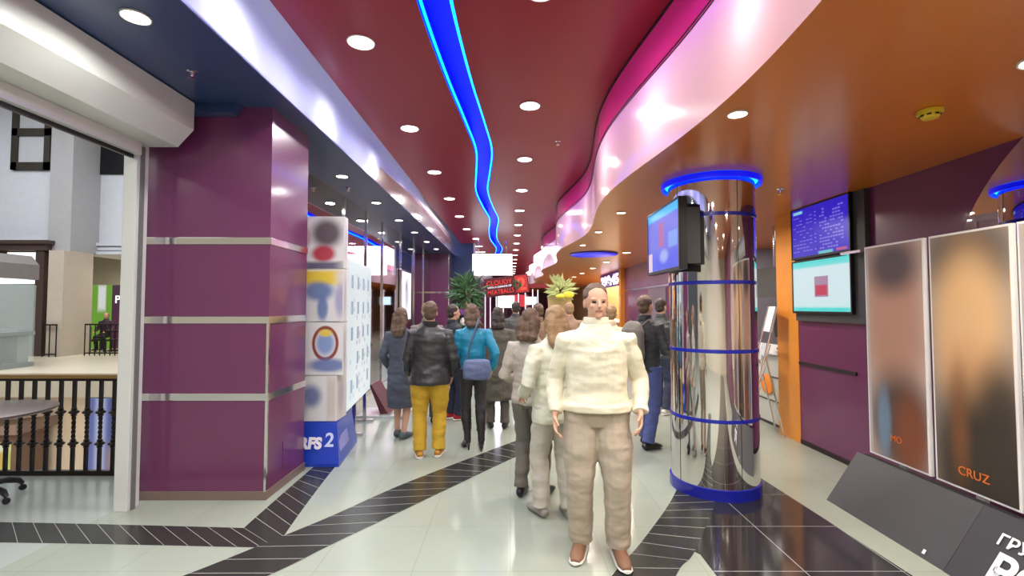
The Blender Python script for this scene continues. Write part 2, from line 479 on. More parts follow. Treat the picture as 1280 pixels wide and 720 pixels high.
for sgn in (-1, 1):
    MB().tube([(xc(y)+sgn*(CHW-.018), y, .03) for y in ny], 0.012, 8).build('neon_tube', M_neon, t, True)

mb = MB().box(-3.15, -1.86, Y0, 16.4, ZN, ZN+.02)
struct('ceiling_left', mb, M_navy)
prof = [(-1.85, ZN), (-1.85, 3.58), (-1.845, 3.66), (-1.82, 3.72), (-1.77, 3.765), (-1.70, ZR)]
mb = MB(); ys2 = [y for y in YS if y <= 16.6]
for (a, b) in zip(prof, prof[1:]):
    strip(lambda y, a=a: (a[0], y, a[1]), lambda y, b=b: (b[0], y, b[1]), ys=[Y0, 2, 8, 16.4], mb=mb)
fo = struct('ceiling_fascia_left', mb, M_film_l, fix=False)
bm_ = bmesh.new(); bm_.from_mesh(fo.data); bmesh.ops.remove_doubles(bm_, verts=bm_.verts, dist=1e-5); bmesh.ops.recalc_face_normals(bm_, faces=bm_.faces); bm_.to_mesh(fo.data); bm_.free(); set_smooth(fo.data, 60)
# the lower storey beyond the far pillar: navy bulkhead over a plum wall
mb = MB().box(-3.15, -1.27, 16.4, Y1, 2.62, ZR+.3)
struct('wall_bulkhead', mb, M_navy)
mb = MB().box(-3.15, -1.32, 16.45, Y1, 0, 2.62)
struct('wall_left_far', mb, M_purple)
mb = MB().box(-1.27, -1.2, 16.42, Y1, 2.7, ZR)
struct('trim_1', mb, M_blue_f)

mb = MB()
strip(lambda y: (xw(y), y, 3.415), lambda y: (xw(y), y, ZR), mb=mb)
struct('ceiling_fascia_upper', mb, M_film_u, smooth=True, fix=False)
mb = MB()
strip(lambda y: (xw(y), y, ZO), lambda y: (xw(y), y, 3.415), mb=mb)
struct('ceiling_fascia_lower', mb, M_film_r, smooth=True, fix=False)
for k, (za, zb) in enumerate(((3.755, 3.778), (3.40, 3.407), (3.425, 3.432))):
    mb = MB()
    strip(lambda y: (xw(y)-.006, y, za), lambda y: (xw(y)-.006, y, zb), mb=mb)
    strip(lambda y: (xw(y)-.006, y, zb), lambda y: (xw(y)+.01, y, zb), mb=mb)
    strip(lambda y: (xw(y)-.006, y, za), lambda y: (xw(y)+.01, y, za), mb=mb)
    struct('trim_%d' % (k+2), mb, M_dark, fix=False)
mb = MB()
strip(lambda y: (xw(y), y, ZO), lambda y: (WX+2.2, y, ZO), mb=mb)
struct('ceiling_right', mb, M_orange, fix=False)

struct('ceiling_bounce_slab', MB().box(-3.3, 5.6, Y0, Y1, 4.22, 4.3), M_white)  # unseen white slab added to close the top and bounce light
# ------------------------------------------------------------------ left side: shutter opening, pillar, mirror wall
mb = MB().box(-3.25, -3.12, Y0, 4.08, 2.96, 4.2)
struct('wall_lintel', mb, M_shutter)
# roller shutter housing, an eight-sided box along the opening
t = thing('roller_shutter', 'long cream roller shutter box with chamfered edges above the open shopfront', 'shutter', (-3.06, 3.9, 0))
prof = [(-.06, 2.955), (.27, 2.955), (.40, 3.10), (.40, 3.33), (-.06, 3.33)]
mb = MB().prism([(x, 0.08, z) for x, z in prof], (0, -7.5, 0)); mb.build('housing', M_shutter, t)
mb = MB().box(-.06, .06, -7.4, -.04, 2.85, 2.953); mb.build('guide_rail', M_post, t)
mb = MB().box(-.012, .012, -7.4, -.06, 2.82, 2.85); mb.build('shutter_edge', M_black, t)
mb = MB().box(-.075, .035, -.05, 0.075, 0, 2.95, .008); mb.build('side_post', M_post, t)
mb = MB().box(.036, .046, -.02, 0.02, 0, 2.93); mb.build('brush_seal', mat('grey brush', (110, 110, 108), .8), t)

PX0, PX1, PY0, PY1 = -3.12, -2.055, 4.09, 4.83
p = struct('pillar_left', MB().box(PX0, PX1, PY0, PY1, 0.06, ZN), M_purple)
tag(p, 'large plum panelled pillar with three chrome bands beside the shutter', 'pillar')
for z in (0.855, 1.505, 2.18):
    MB().box(PX0-.002, PX1+.008, PY0-.008, PY1+.004, z-.03, z+.03, .003).build('chrome_band', M_chrome_strip, p)
MB().box(PX1-.016, PX1+.004, PY0-.004, PY0+.016, 0.06, 1.48).build('corner_trim', M_chrome_strip, p)
MB().box(PX0-.004, PX1+.012, PY0-.014, PY1+.012, 0, 0.07, .003).build('skirting', M_skirt, p)
MB().box(PX1+.001, PX1+.004, 4.38, 4.56, .16, .40).build('access_hatch', M_purple, p)
t = thing('emergency_luminaire', 'small navy box fixed under the soffit on the plum pillar', 'luminaire', (-2.55, 4.03, ZN))
MB().prism([(-.24, -.03, -.005), (.24, -.03, -.005), (.20, -.05, -.085), (-.20, -.05, -.085)], (0, .10, 0)).build('housing', M_navy, t)

mb = MB().box(-2.7, -2.6, 4.83, 15.6, 0, ZN)
struct('wall_left', mb, M_mirror)
for i, y in enumerate((5.9, 7.45, 8.6, 9.7, 11.3, 12.9, 14.3)):
    struct('trim_%d' % (i+10), MB().box(-2.602, -2.575, y-.02, y+.02, 0, ZN), M_chrome_strip)
struct('baseboard_left', MB().box(-2.602, -2.57, 4.85, 15.6, 0, .08), M_chrome_strip)
p = struct('pillar_far', MB().box(-2.7, -2.0, 15.6, 16.4, 0, ZN), M_purple)
tag(p, 'distant plum pillar at the end of the mirrored wall', 'pillar')
MB().box(-2.7, -1.99, 15.59, 16.4, 2.05, 2.10).build('chrome_band', M_chrome_strip, p)
MB().box(-2.02, -1.99, 15.58, 15.61, 0, ZN).build('corner_trim', M_chrome_strip, p)

# ------------------------------------------------------------------ right side walls
mb = MB().box(WX, WX+.2, Y0, 5.75, 0, ZO)
struct('wall_right', mb, M_purple)
struct('baseboard_right', MB().box(WX-.012, WX+.01, Y0, 5.75, 0, .05), M_dark)
mb = MB().box(WX-.01, WX+.2, 5.75, 6.2, 0, ZO)
struct('trim_5', mb, M_orange_wall)
struct('trim_6', MB().box(WX-.016, WX-.002, 4.8, 5.75, 0.93, 0.965), M_dark)
struct('wall_recess', MB().box(5.3, 5.4, 6.2, 9.5, 0, ZO), M_wall_gray)
struct('wall_recess_front', MB().box(WX+.2, 5.4, 6.1, 6.2, 0, ZO), M_wall_gray)
struct('wall_recess_rear', MB().box(WX+.2, 5.4, 9.5, 9.6, 0, ZO), M_wall_gray)
mb = MB().box(WX, WX+.2, 9.5, 14.5, 0, ZO)
struct('wall_right_far', mb, M_purple)
struct('trim_7', MB().box(WX-.012, WX, 9.5, 14.5, 2.07, 2.11), M_chrome_strip)
struct('trim_8', MB().box(WX-.12, WX+.2, 14.5, 14.72, 0, ZO), M_orange_wall)
struct('wall_bar', MB().box(WX+1.2, WX+1.3, 14.5, Y1, 0, ZO), mat('warm tan wall', (205, 165, 110), .6))
struct('wall_bar_side', MB().box(WX+.2, WX+1.3, 14.4, 14.5, 0, ZO), M_wall_gray)
struct('wall_end', MB().box(-3.2, 5.4, Y1, Y1+.2, 0, 4.2), mat('dusky plum wall', (130, 70, 100), .6))
struct('wall_back', MB().box(-12, 5.4, Y0-.2, Y0, 0, 4.2), M_cream)
d = struct('door_1', MB().box(WX-.03, WX+.02, 10.6, 11.9, 0, 2.05), mat('grey door', (120, 105, 122), .4))
MB().box(WX-.07, WX-.03, 10.7, 10.74, .95, 1.15).build('door_handle', M_chrome_strip, d)
# round mirror on the right wall, cut off by the ceiling
mb = MB(); pts = []
for i in range(97):
    a = 2*PI*i/96
    y = 2.25 + 1.52*math.cos(a); z = min(1.55 + 1.52*math.sin(a), ZO-.005)
    pts.append((WX-.012, y, z))
mb.prism(pts[:-1], (.01, 0, 0))
t = mb.build('wall_mirror', M_mirror_w); tag(t, 'big round mirror on the plum wall behind the film posters', 'mirror')
# ------------------------------------------------------------------ mall across the void
struct('floor_mall', MB().box(-30, -3.3, 11.3, 24, -0.5, 0.0), mat('mall warm floor', (222, 212, 190), 0.25))
struct('floor_lower', MB().box(-30, -3.3, 4.76, 24, -4.3, -4.1), mat('lower mall floor', (205, 200, 190), 0.3))
struct('wall_mall_lower', MB().box(-30, -3.3, 14.0, 14.3, -4.1, -0.5), M_mall_beige)
struct('wall_mall_side', MB().box(-3.3, -3.2, 4.84, 24, -4.1, 9), M_mall_white)
struct('wall_mall', MB().box(-30, -15.3, 16.0, 16.4, 0, 9).box(-15.3, -3.3, 16.9, 17.2, 3.45, 9), M_mall_white)
struct('wall_mall_back', MB().box(-30, -3.3, 21.5, 21.8, 0, 9), M_cream)
struct('ceiling_mall', MB().box(-30, -3.2, Y0, 24, 9, 9.2).box(-15.3, -3.3, 17.2, 21.5, 3.45, 3.6), mat('mall ceiling', (215, 215, 215), .8))
mb = MB()
for z, dd in ((3.45, .10), (3.6, .06), (3.75, .12)): mb.box(-15.4, -3.3, 16.9-dd, 16.9, z, z+.1)
mb.box(-30, -15.3, 15.9, 16.0, 3.62, 3.8)
struct('trim_20', mb, M_mall_white)
struct('pillar_mall_upper', MB().box(-15.3, -14.55, 15.8, 16.9, 3.45, 9), mat('mall grey plaster', (172, 172, 174), .8))
struct('pillar_mall', MB().box(-15.05, -14.55, 15.6, 16.7, 0, 3.45), mat('mall grey stone', (196, 184, 168), .7, vary=.08))
# upper dark framed window and dark opening
w = struct('window_1', MB().box(-16.75, -16.55, 15.9, 16.0, 6.2, 9.0).box(-15.65, -15.45, 15.9, 16.0, 6.2, 9.0)
           .box(-16.75, -15.45, 15.9, 16.0, 6.2, 6.45).box(-16.75, -15.45, 15.9, 16.0, 7.35, 7.6), mat('dark bronze window frame', (52, 46, 38), .5))
MB().box(-16.6, -15.5, 15.97, 15.99, 6.4, 8.9).build('pane', mat('frosted pane', (196, 198, 204), .3), w)
w = struct('window_2', MB().box(-14.75, -13.4, 16.84, 16.9, 6.3, 7.8), mat('black glass', (18, 18, 22), .15))
# dark brown shopfront with lit sign
t = thing('brown_shopfront', 'dark brown shopfront with cornice and lit white sign across the atrium', 'shopfront', (-15.95, 15.85, 0))
M_brown = mat('dark walnut cladding', (74, 58, 52), .5)
MB().box(.42, .70, -.2, .1, 0, 3.45).build('jamb', M_brown, t)
MB().box(-1.7, -1.4, -.2, .1, 0, 3.45).build('jamb', M_brown, t)
MB().box(-1.8, .80, -.25, .1, 3.45, 3.66).box(-1.9, .90, -.32, .1, 3.66, 3.78).box(-1.4, .42, -.05, .1, 2.6, 3.45).build('cornice', M_brown, t)
MB().box(-1.4, .42, -.02, .08, 0, 2.6).build('shop_glass', mat('shop interior glass', (120, 128, 126), .1, emit=(150, 160, 158), es=.25), t)
s_ = MB().slab((-.62, -.1, 2.68), (.92, 0, 0), (0, 0, .72), .05).build('sign', print_mat('lit sign face', (250, 252, 245), [('r', .35, .45, .16, .2, (120, 150, 90), .4, .6), ('r', .66, .5, .12, .22, (140, 165, 100), .4, .6)], es=1.6), t)
# glass kiosk in front of it
t = thing('glass_kiosk', 'grey canopied glass kiosk with lit counter across the atrium', 'kiosk', (-13.6, 12.6, 0))
M_glass = glass_mat('kiosk glass')
MB().prism([(-1.2, -.6, 2.35), (.62, -.6, 2.35), (.62, -.6, 2.75), (.40, -.6, 3.0), (-1.2, -.6, 3.0)], (0, 1.2, 0)).build('canopy', mat('grey canopy', (128, 122, 120), .5), t)
MB().box(-1.1, .6, -.5, .5, 2.24, 2.33).build('light_strip', mat('kiosk lamp', (255, 255, 255), .4, emit=(235, 250, 255), es=3), t)
MB().box(-1.15, .6, -.55, -.53, .1, 2.2).box(.58, .6, -.55, .55, .1, 2.2).build('glass_case', M_glass, t)
MB().box(-1.2, .62, -.5, .55, .85, .95).box(-1.2, .62, -.5, .55, 0, .12).box(-1.2, .5, .2, .5, .1, 1.0).build('counter', mat('kiosk counter', (150, 158, 156), .3), t)
MB().box(.56, .62, -.58, -.52, 0, 2.4).build('post', M_chrome_strip, t)
# green and purple shop with lettering
t = thing('banner_shopfront', 'green and purple lettered shop banner across the atrium', 'shopfront', (-16.1, 18.6, 0))
MB().slab((-.1, 0, 0), (.75, 0, 0), (0, 0, 2.45), .08).build('green_panel', print_mat('green banner', (118, 176, 52), [('r', .5, .8, .2, .2, (250, 250, 250), .3, .9)], es=.9), t)
pp = MB().slab((.65, .02, 0), (2.2, 0, 0), (0, 0, 2.45), .08).build('purple_panel', print_mat('purple banner', (74, 30, 66), [('e', .5, .25, .35, .4, (150, 30, 90), .8, .7)], es=.8), t)
M_wl = mat('white glowing letters', (250, 250, 250), .4, emit=(255, 255, 255), es=1.2, vary=0)
text('lettering', 'Puzan', .42, (.78, -.01, 1.75), (1, 0, 0), (0, 0, 1), M_wl, pp, ext=.01)
text('lettering', '6', .4, (1.16, -.01, .95), (1, 0, 0), (0, 0, 1), M_wl, pp, ext=.01)
# far terrace railings, chairs and a table
def far_rail(x0, x1, y):
    t = thing('terrace_railing', 'dark terrace railing beside the beige stone pillar' if x0 < -14.5 else 'dark terrace railing in front of the green shop banner', 'railing', (x0, y, 0), 0, 'terrace railings across the atrium')
    w = x1-x0
    MB().box(0, w, -.03, .03, 1.0, 1.05).build('handrail', M_iron, t); MB().box(0, w, -.02, .02, .06, .1).build('bottom_rail', M_iron, t)
    n = int(w/.16)
    for i in range(n+1):
        MB().box(i*w/n-.012, i*w/n+.012, -.012, .012, 0, 1.02).build('baluster', M_iron, t)
far_rail(-15.05, -14.62, 15.5); far_rail(-14.05, -12.2, 15.9)
def far_chair(x, y, rz, label):
    t = thing('wicker_chair', label, 'chair', (x, y, 0), rz, 'dark wicker terrace chairs')
    MB().box(-.24, .24, -.24, .24, .40, .47, .02).build('seat', M_iron, t)
    MB().box(-.24, .24, .20, .26, .47, .92, .02).build('backrest', M_iron, t)
    for sx in (-.21, .21):
        for sy in (-.21, .21): MB().cyl((sx, sy, 0), (sx, sy, .42), .02, 6).build('leg', M_iron, t)
far_chair(-14.72, 17.0, PI*.9, 'dark wicker terrace chair nearest the beige pillar')
far_chair(-14.0, 17.1, -PI*.4, 'dark wicker terrace chair by the white post')
t = thing('terrace_table', 'small dark round table on the far terrace', 'table', (-14.45, 17.6, 0))
MB().lathe([(.32, .70), (.33, .72), (.33, .74), (.32, .76)], 24).build('tabletop', M_iron, t)
MB().lathe([(.22, 0), (.22, .03), (.035, .05), (.035, .70)], 16).build('pedestal', M_iron, t)
# lower level seen through the balusters
t = thing('display_window', 'blue lit display window on the lower floor behind the balusters', 'display', (-11.8, 13.9, -3.6))
MB().box(-.3, 1.1, -.1, .08, 0, 2.75).build('frame', M_chrome_strip, t)
MB().slab((-.22, -.12, .3), (1.2, 0, 0), (0, 0, 2.3), .02).build('screen', print_mat('blue display', (110, 120, 190), [('r', .3, .6, .12, .6, (210, 220, 250), .6, .8), ('r', .62, .5, .1, .6, (60, 70, 140), .6, .8), ('e', .8, .25, .3, .25, (210, 170, 110), .5, .8)], es=.8), t)
t = thing('lower_kiosk', 'brown kiosk with a bright leafy poster on the lower floor', 'kiosk', (-13.3, 13.2, -4.1))
MB().box(-1.2, .15, -.25, .6, 0, 2.35).build('body', mat('kiosk wood', (104, 80, 66), .5), t)
MB().prism([(-1.3, -.5, 2.35), (.35, -.5, 2.35), (.35, -.5, 2.62), (-1.3, -.5, 2.45)], (0, 1.2, 0)).build('roof', mat('kiosk roof', (124, 104, 94), .5), t)
MB().slab((-.80, -.28, 1.30), (.80, 0, 0), (0, 0, .80), .02).build('poster', print_mat('leafy poster', (215, 225, 120), [('e', .3, .5, .2, .3, (130, 170, 50), .6, .9), ('e', .7, .4, .15, .3, (230, 180, 80), .6, .8), ('e', .5, .8, .4, .12, (245, 245, 220), .5, .9)], es=.9), t)

# ------------------------------------------------------------------ our railing, table and swivel chair
RY = 4.68
t = thing('balustrade', 'wrought iron balustrade with golden wooden handrail at the atrium edge', 'railing', (-3.2, RY, 0))
MB().box(-4.3, -.02, -.045, .045, .925, .965, .012).build('handrail', M_brass, t)
MB().box(-4.3, -.02, -.02, .02, .90, .925).box(-4.3, -.02, -.02, .02, .0, .045).build('bottom_rail', M_iron, t)
first = None
x = -.50; k = 0
while x > -4.2:
    if first is None:
        b = MB().box(-.013, .013, -.013, .013, .04, .28).box(-.013, .013, -.013, .013, .63, .91)
        # twisted middle
        o = len(b.v); n = 26
        for i in range(n+1):
            a = i*PI*4/n
            z = .28 + .35*i/n
            for q in range(4):
                th = a + PI/4 + q*PI/2
                b.v.append((.018*math.cos(th), .018*math.sin(th), z))
        for i in range(n):
            for q in range(4): b.f.append((o+i*4+q, o+i*4+(q+1) % 4, o+(i+1)*4+(q+1) % 4, o+(i+1)*4+q))
        first = b.build('baluster', M_iron, t); first.location.x = x
        kn = [MB().lathe([(.014, -.045), (.026, -.032), (.02, -.022), (.042, -.006), (.042, .006), (.02, .022), (.026, .032), (.014, .045)], 10, (0, 0, z)).build('collar', M_iron, first, True) for z in (.30, .60)]
    else:
        c = first.copy(); COL.objects.link(c); c.parent = t; c.location.x = x
        for q in kn:
            e = q.copy(); COL.objects.link(e); e.parent = c
    x -= .129; k += 1
M_tabletop = mat('dark brown tabletop', (92, 78, 74), .35)
t = thing('cafe_table', 'round dark brown cafe table with star base and castors before the balustrade', 'table', (-4.42, 4.02, 0))
MB().lathe([(.0, .72), (.47, .722), (.495, .735), (.495, .75), (.47, .758), (0, .76)], 48, cap=False).build('tabletop', M_tabletop, t, True)
MB().lathe([(.05, .10), (.045, .16), (.032, .2), (.032, .70), (.12, .72)], 24).build('pedestal', M_iron, t, True)
for i in range(5):
    a = i*2*PI/5 + R(-6); c, s = math.cos(a), math.sin(a)
    l = MB().loft([(c*.03, s*.03, .135), (c*.18, s*.18, .13), (c*.27, s*.27, .10), (c*.30, s*.30, .065)], [.032, .028, .024, .016], 8, (0, 0, 1)).build('star_leg', M_black, t, True)
    w = MB().lathe([(.0, -.014), (.024, -.014), (.028, 0), (.024, .014), (0, .014)], 12, cap=False).build('castor', M_black, l)
    w.location = (c*.30, s*.30, .03); w.rotation_euler = (PI/2, 0, a)
# ------------------------------------------------------------------ mirrored column with screen
CX, CY, CR = 1.845, 4.40, 0.372
t = thing('mirrored_column', 'round mirror-clad column with blue bands and a blue neon collar', 'column', (CX, CY, 0))
MB().lathe([(CR, .09), (CR, ZO-.002)], 96, cap=False).build('mirror_cladding', M_chrome, t, True)
MB().lathe([(CR-.01, 0), (CR+.012, 0), (CR+.012, .095), (CR-.01, .10)], 72, cap=False).build('base_band', M_bluep, t, True)
for z in (.655, 1.24, 1.825, 2.41):
    MB().lathe([(CR-.002, z-.017), (CR+.007, z-.014), (CR+.007, z+.014), (CR-.002, z+.017)], 72, cap=False).build('blue_band', M_bluep, t, True)
for a in (R(-78), R(-160), R(20), R(110)):
    MB().box(-.002, .002, -.002, .002, .1, ZO-.01).build('seam', M_black, t); s_ = t.children[-1]
    s_.location = (CR*math.cos(a), CR*math.sin(a), 0); s_.rotation_euler = (0, 0, a)
MB().lathe([(CR+.044, ZO-.052), (CR+.058, ZO-.050), (CR+.062, ZO-.03), (CR+.060, ZO-.003), (CR+.044, ZO-.003), (CR+.044, ZO-.052)], 72, cap=False).build('neon_collar', M_neon_soft, t, True)
MB().tube([((CR+.014)*math.cos(i*2*PI/64), (CR+.014)*math.sin(i*2*PI/64), ZO-.016) for i in range(65)], .011, 8).build('neon_tube', M_neon, t, True)

def screen(name, label, p0, du, dv, nrm_t, m, group=None, bez=.018, mount=None):
    """flat television: housing box behind the screen, a bezel and the picture"""
    p0 = Vector(p0); du = Vector(du); dv = Vector(dv); n = du.cross(dv).normalized()
    t = thing(name, label, 'screen', p0 + du/2, 0, group)
    du_, dv_ = du.normalized(), dv.normalized()
    o = -du/2
    MB().slab(o - du_*bez - dv_*bez*1.4 - n*.004, du + du_*bez*2, dv + dv_*bez*2.4, nrm_t).build('housing', M_black, t)
    MB().slab(o, du, dv, .004).build('display', m, t)
    for (a, b, c, d) in ((-bez, -bez*1.4, du.length+bez*2, bez*1.4), (-bez, dv.length, du.length+bez*2, bez), (-bez, 0, bez, dv.length), (du.length, 0, bez, dv.length)):
        MB().slab(o + du_*a + dv_*b + n*.006, du_*c, dv_*d, .012).build('bezel', M_black, t)
    return t
scr = print_mat('ticket screen picture', (96, 100, 226), [('r', .5, .93, .6, .07, (30, 190, 250), .3, 1), ('r', .5, .12, .6, .16, (30, 70, 240), .9, .9), ('r', .47, .58, .085, .2, (190, 70, 130), .2, .8), ('e', .55, .22, .13, .1, (180, 200, 250), .5, .7), ('r', .83, .45, .13, .12, (120, 170, 250), .2, .8),
       ('r', .08, .16, .07, .16, (250, 215, 225), .1, .9)], es=1.15)
t = screen('column_screen', 'flat screen with bluish picture on the mirrored column', (1.40, 4.85, 1.955), (0, -.88, 0), (0, 0, .565), .06, scr)
MB().box(.076, .19, -.41, -.31, .03, .50).build('mount_plate', M_black_matte, t); MB().box(.076, .19, .31, .37, .03, .50).build('mount_plate', M_black_matte, t)
MB().box(.06, .075, -.36, .36, .05, .5).build('back_panel', M_black, t)

M_tt = print_mat('timetable picture', (42, 22, 214), [('r', .12, .93, .09, .03, (150, 240, 250), .2, .9), ('r', .62, .03, .12, .03, (120, 230, 220), .2, .8), ('r', .88, .04, .08, .025, (230, 90, 120), .2, .8)],
     es=1.0, grid=[(.02, .40, .08, .86, 6, 11, .8, .22, (150, 140, 245), .45), (.52, .92, .08, .90, 9, 13, .8, .45, (140, 130, 240), .4), (.40, .50, .08, .9, 1, 11, .3, .25, (150, 150, 250), .2)])
M_ad = print_mat('advert picture', (214, 246, 248), [('r', .5, .95, .6, .08, (60, 230, 225), .3, 1), ('r', .5, .03, .6, .05, (60, 230, 225), .4, 1), ('r', .5, .5, .6, .33, (226, 244, 252), .6, .7), ('r', .53, .48, .12, .2, (170, 120, 160), .05, .9), ('r', .53, .41, .10, .1, (205, 40, 80), .2, .95)], es=1.1)
XT = 3.37
screen('wall_screen', 'upper wall screen with a blue and violet timetable', (XT, 5.71, 2.19), (0, -.96, 0), (0, 0, .555), .05, M_tt, 'wall screens beside the orange panel')
screen('wall_screen', 'lower wall screen with a pale turquoise advert', (XT, 5.71, 1.565), (0, -.96, 0), (0, 0, .565), .05, M_ad, 'wall screens beside the orange panel')
t = thing('screen_backboard', 'black board beside the two wall screens with a chrome shelf bar', 'board', (WX, 4.6, 0))
MB().box(-.05, -.005, -.02, 1.12, 1.45, 2.755).build('board', M_black_matte, t)
MB().box(-.16, -.04, -.1, .17, 2.13, 2.155).build('shelf_bar', M_chrome_strip, t)

# ------------------------------------------------------------------ film posters and their sloping stand
PXX = 3.0
def poster(y0, y1, m, label, name_text=None):
    t = thing('film_poster', label, 'poster', (PXX, (y0+y1)/2, .405), 0, 'tall film posters on the right')
    h = (y0-y1)/2
    MB().box(.0, .03, -h, h, 0, 1.715, .004).build('panel', M_white, t)
    MB().box(.032, .062, -.03, .03, -.405, 1.2).build('rear_prop', M_post, t)
    MB().slab((-.003, h-.016, .016), (0, -(2*h-.032), 0), (0, 0, 1.683), .003).build('print', m, t)
    if name_text:
        body, sz, yy, zz = name_text
        text('lettering', body, sz, (-.006, yy, zz), (0, -1, 0), (0, 0, 1), mat('orange print', (214, 112, 40), .5), t.children[-1], ext=.001)
    return t
M_p1 = print_mat('poster of a dark haired person', (196, 178, 168), [('e', .5, .70, .50, .36, (184, 140, 120), .5, .95), ('e', .5, .90, .42, .12, (74, 62, 70), .6, .95), ('e', .5, .52, .42, .16, (180, 140, 120), .7, .9),
      ('e', .55, .17, .55, .23, (72, 58, 54), .5, .95), ('e', .75, .12, .28, .2, (132, 72, 44), .6, .8), ('e', .28, .17, .12, .16, (110, 134, 158), .5, .9), ('r', .02, .5, .03, .6, (190, 188, 190), .6, .7)])
M_p2 = print_mat('poster of a tanned person', (170, 156, 142), [('e', .5, .90, .50, .13, (52, 46, 50), .7, .95), ('e', .48, .64, .44, .30, (228, 186, 136), .5, .98), ('e', .5, .42, .36, .14, (210, 162, 116), .7, .9),
      ('e', .62, .10, .75, .30, (54, 48, 40), .5, .98), ('e', .86, .30, .25, .2, (62, 56, 50), .7, .9), ('e', .33, .25, .12, .2, (128, 84, 52), .8, .75)])
poster(4.055, 3.475, M_p1, 'film poster with dark haired face and a denim jacket', ('MO', .07, .06, .16))
poster(3.43, 2.86, M_p2, 'film poster with a large tanned face lettered CRUZ', ('CRUZ', .080, .11, .10))
poster(2.83, 2.25, M_p1, 'film poster at the picture edge beyond the one lettered CRUZ')
t = thing('poster_stand', 'sloping black stand lettered in white under the film posters', 'stand', (2.65, 3.0, 0))
MB().prism([(0, 1.09, 0), (.012, 1.09, -.0), (.28, 1.09, .392), (.27, 1.09, .399)], (0, -1.085, 0)).build('front_board', M_black_matte, t)
MB().prism([(-.003, .0, 0), (.012, .0, -.0), (.28, .0, .392), (.267, .0, .401)], (0, -1.1, 0)).build('front_board', mat('black matte sheet', (46, 46, 51), .5), t)
MB().box(.30, .34, -1.1, 1.05, 0, .39).build('rear_board', M_black, t)
sv = Vector((.27, 0, .404)).normalized(); su = Vector((0, -1, 0)); sn = su.cross(sv)
fp = lambda y, q: Vector((-.004, y, 0)) + sv*q + sn*.004
M_wt = mat('white print', (238, 236, 242), .5)
t0 = t.children[1]
text('lettering', 'ГРУ', .095, fp(-.165, .30), su, sv, M_wt, t0, ext=.001, bold=.002)
text('lettering', 'РО', .21, fp(-.20, .105), su, sv, M_wt, t0, ext=.001, bold=.008)
MB().slab(fp(.17, .03), su*.02, sv*.03, .001).build('small_mark', M_wt, t0)

# ------------------------------------------------------------------ promotional stands on the left
SX, SY = -2.0, 5.35
t = thing('promotional_tower', 'white stacked box tower on a blue base lettered RFS 2', 'display stand', (SX, SY, 0))
mb = MB().prism([(-.36, -.44, 0), (.27, -.44, 0), (.17, .45, 0), (-.36, .45, 0)], (0, 0, .03))
o = len(mb.v); mb.v += [(-.36,-.44,.03),(.27,-.44,.03),(.17,.45,.03),(-.36,.45,.03),(-.30,-.32,.415),(.20,-.32,.415),(.11,.40,.415),(-.30,.40,.415)]
mb.f += [tuple(o+i for i in q) for q in ((0,1,5,4),(1,2,6,5),(2,3,7,6),(3,0,4,7),(4,5,6,7))]
bs = mb.build('base', mat('royal blue card', (24, 62, 176), .35, coat=.3), t)
fv = Vector((0, .12, .39)).normalized()
text('lettering', 'RFS', .15, Vector((-.16, -.44, .03)) + fv*.15 + Vector((0, -.006, 0)), (1, 0, 0), fv, M_wt, bs, ext=.002, bold=.008)
text('lettering', '2', .19, Vector((.10, -.44, .03)) + fv*.17 + Vector((0, -.006, 0)), (1, 0, 0), fv, mat('pale blue print', (200, 215, 240), .5), bs, ext=.002, bold=.004)
rv = Vector((-.07, 0, .39)).normalized()
MB().slab(Vector((.2645, -.34, .03)) + rv*.10, Vector((-.045, .40, 0)), rv*.14, .002).build('pale_label', mat('lilac print', (140, 140, 205), .5), bs)
boxes = [(.42, .90, .0, [('e', .45, .55, .22, .24, (92, 110, 160), .5, .9), ('e', .15, .35, .2, .3, (150, 150, 165), .6, .7), ('r', .9, .5, .1, .5, (190, 176, 160), .5, .6)]),
         (.90, 1.46, 2, [('o', .62, .60, .26, .30, (140, 62, 44), .5, 1), ('e', .62, .60, .19, .22, (120, 150, 205), .4, .9), ('e', .68, .18, .42, .13, (92, 116, 172), .4, .9), ('e', .62, .80, .14, .07, (236, 208, 60), .4, .9)]),
         (1.46, 2.02, -2, [('r', .45, .84, .42, .14, (238, 208, 52), .4, .95), ('e', .45, .58, .34, .18, (96, 122, 176), .4, .9), ('e', .55, .25, .12, .24, (98, 124, 182), .4, .9), ('e', .95, .4, .12, .3, (140, 140, 190), .5, .7)]),
         (2.02, 2.58, 1, [('e', .62, .68, .34, .28, (70, 52, 62), .45, .92), ('e', .55, .28, .26, .16, (176, 34, 60), .35, .95), ('e', .16, .60, .11, .18, (186, 158, 164), .4, .9), ('r', .5, .03, .45, .09, (70, 64, 100), .5, .9)])]
for i, (z0, z1, an, bl) in enumerate(boxes):
    c, s = math.cos(R(an)), math.sin(R(an))
    w = .24; dp = .30 if i == 0 else .11
    b = MB().box(-w, w, 0, dp, z0, z1-.006, .004).build('box', mat('white card', (226, 226, 222), .4), t); b.rotation_euler = (0, 0, R(an)); b.location = (-.0 if i else -.06, -.29, 0)
    MB().slab((-w+.005, -.004, z0+.005), (2*w-.01, 0, 0), (0, 0, z1-z0-.016), .003).build('print', print_mat('tower print %d' % i, (226, 227, 226), bl), b)
    MB().slab((w+.004, .005, z0+.005), (0, dp-.01, 0), (0, 0, z1-z0-.016), .003).build('print', print_mat('tower side print %d' % i, (222, 220, 216), [('e', .4, .5, .3, .4, (170, 160, 170), .7, .7)]), b)
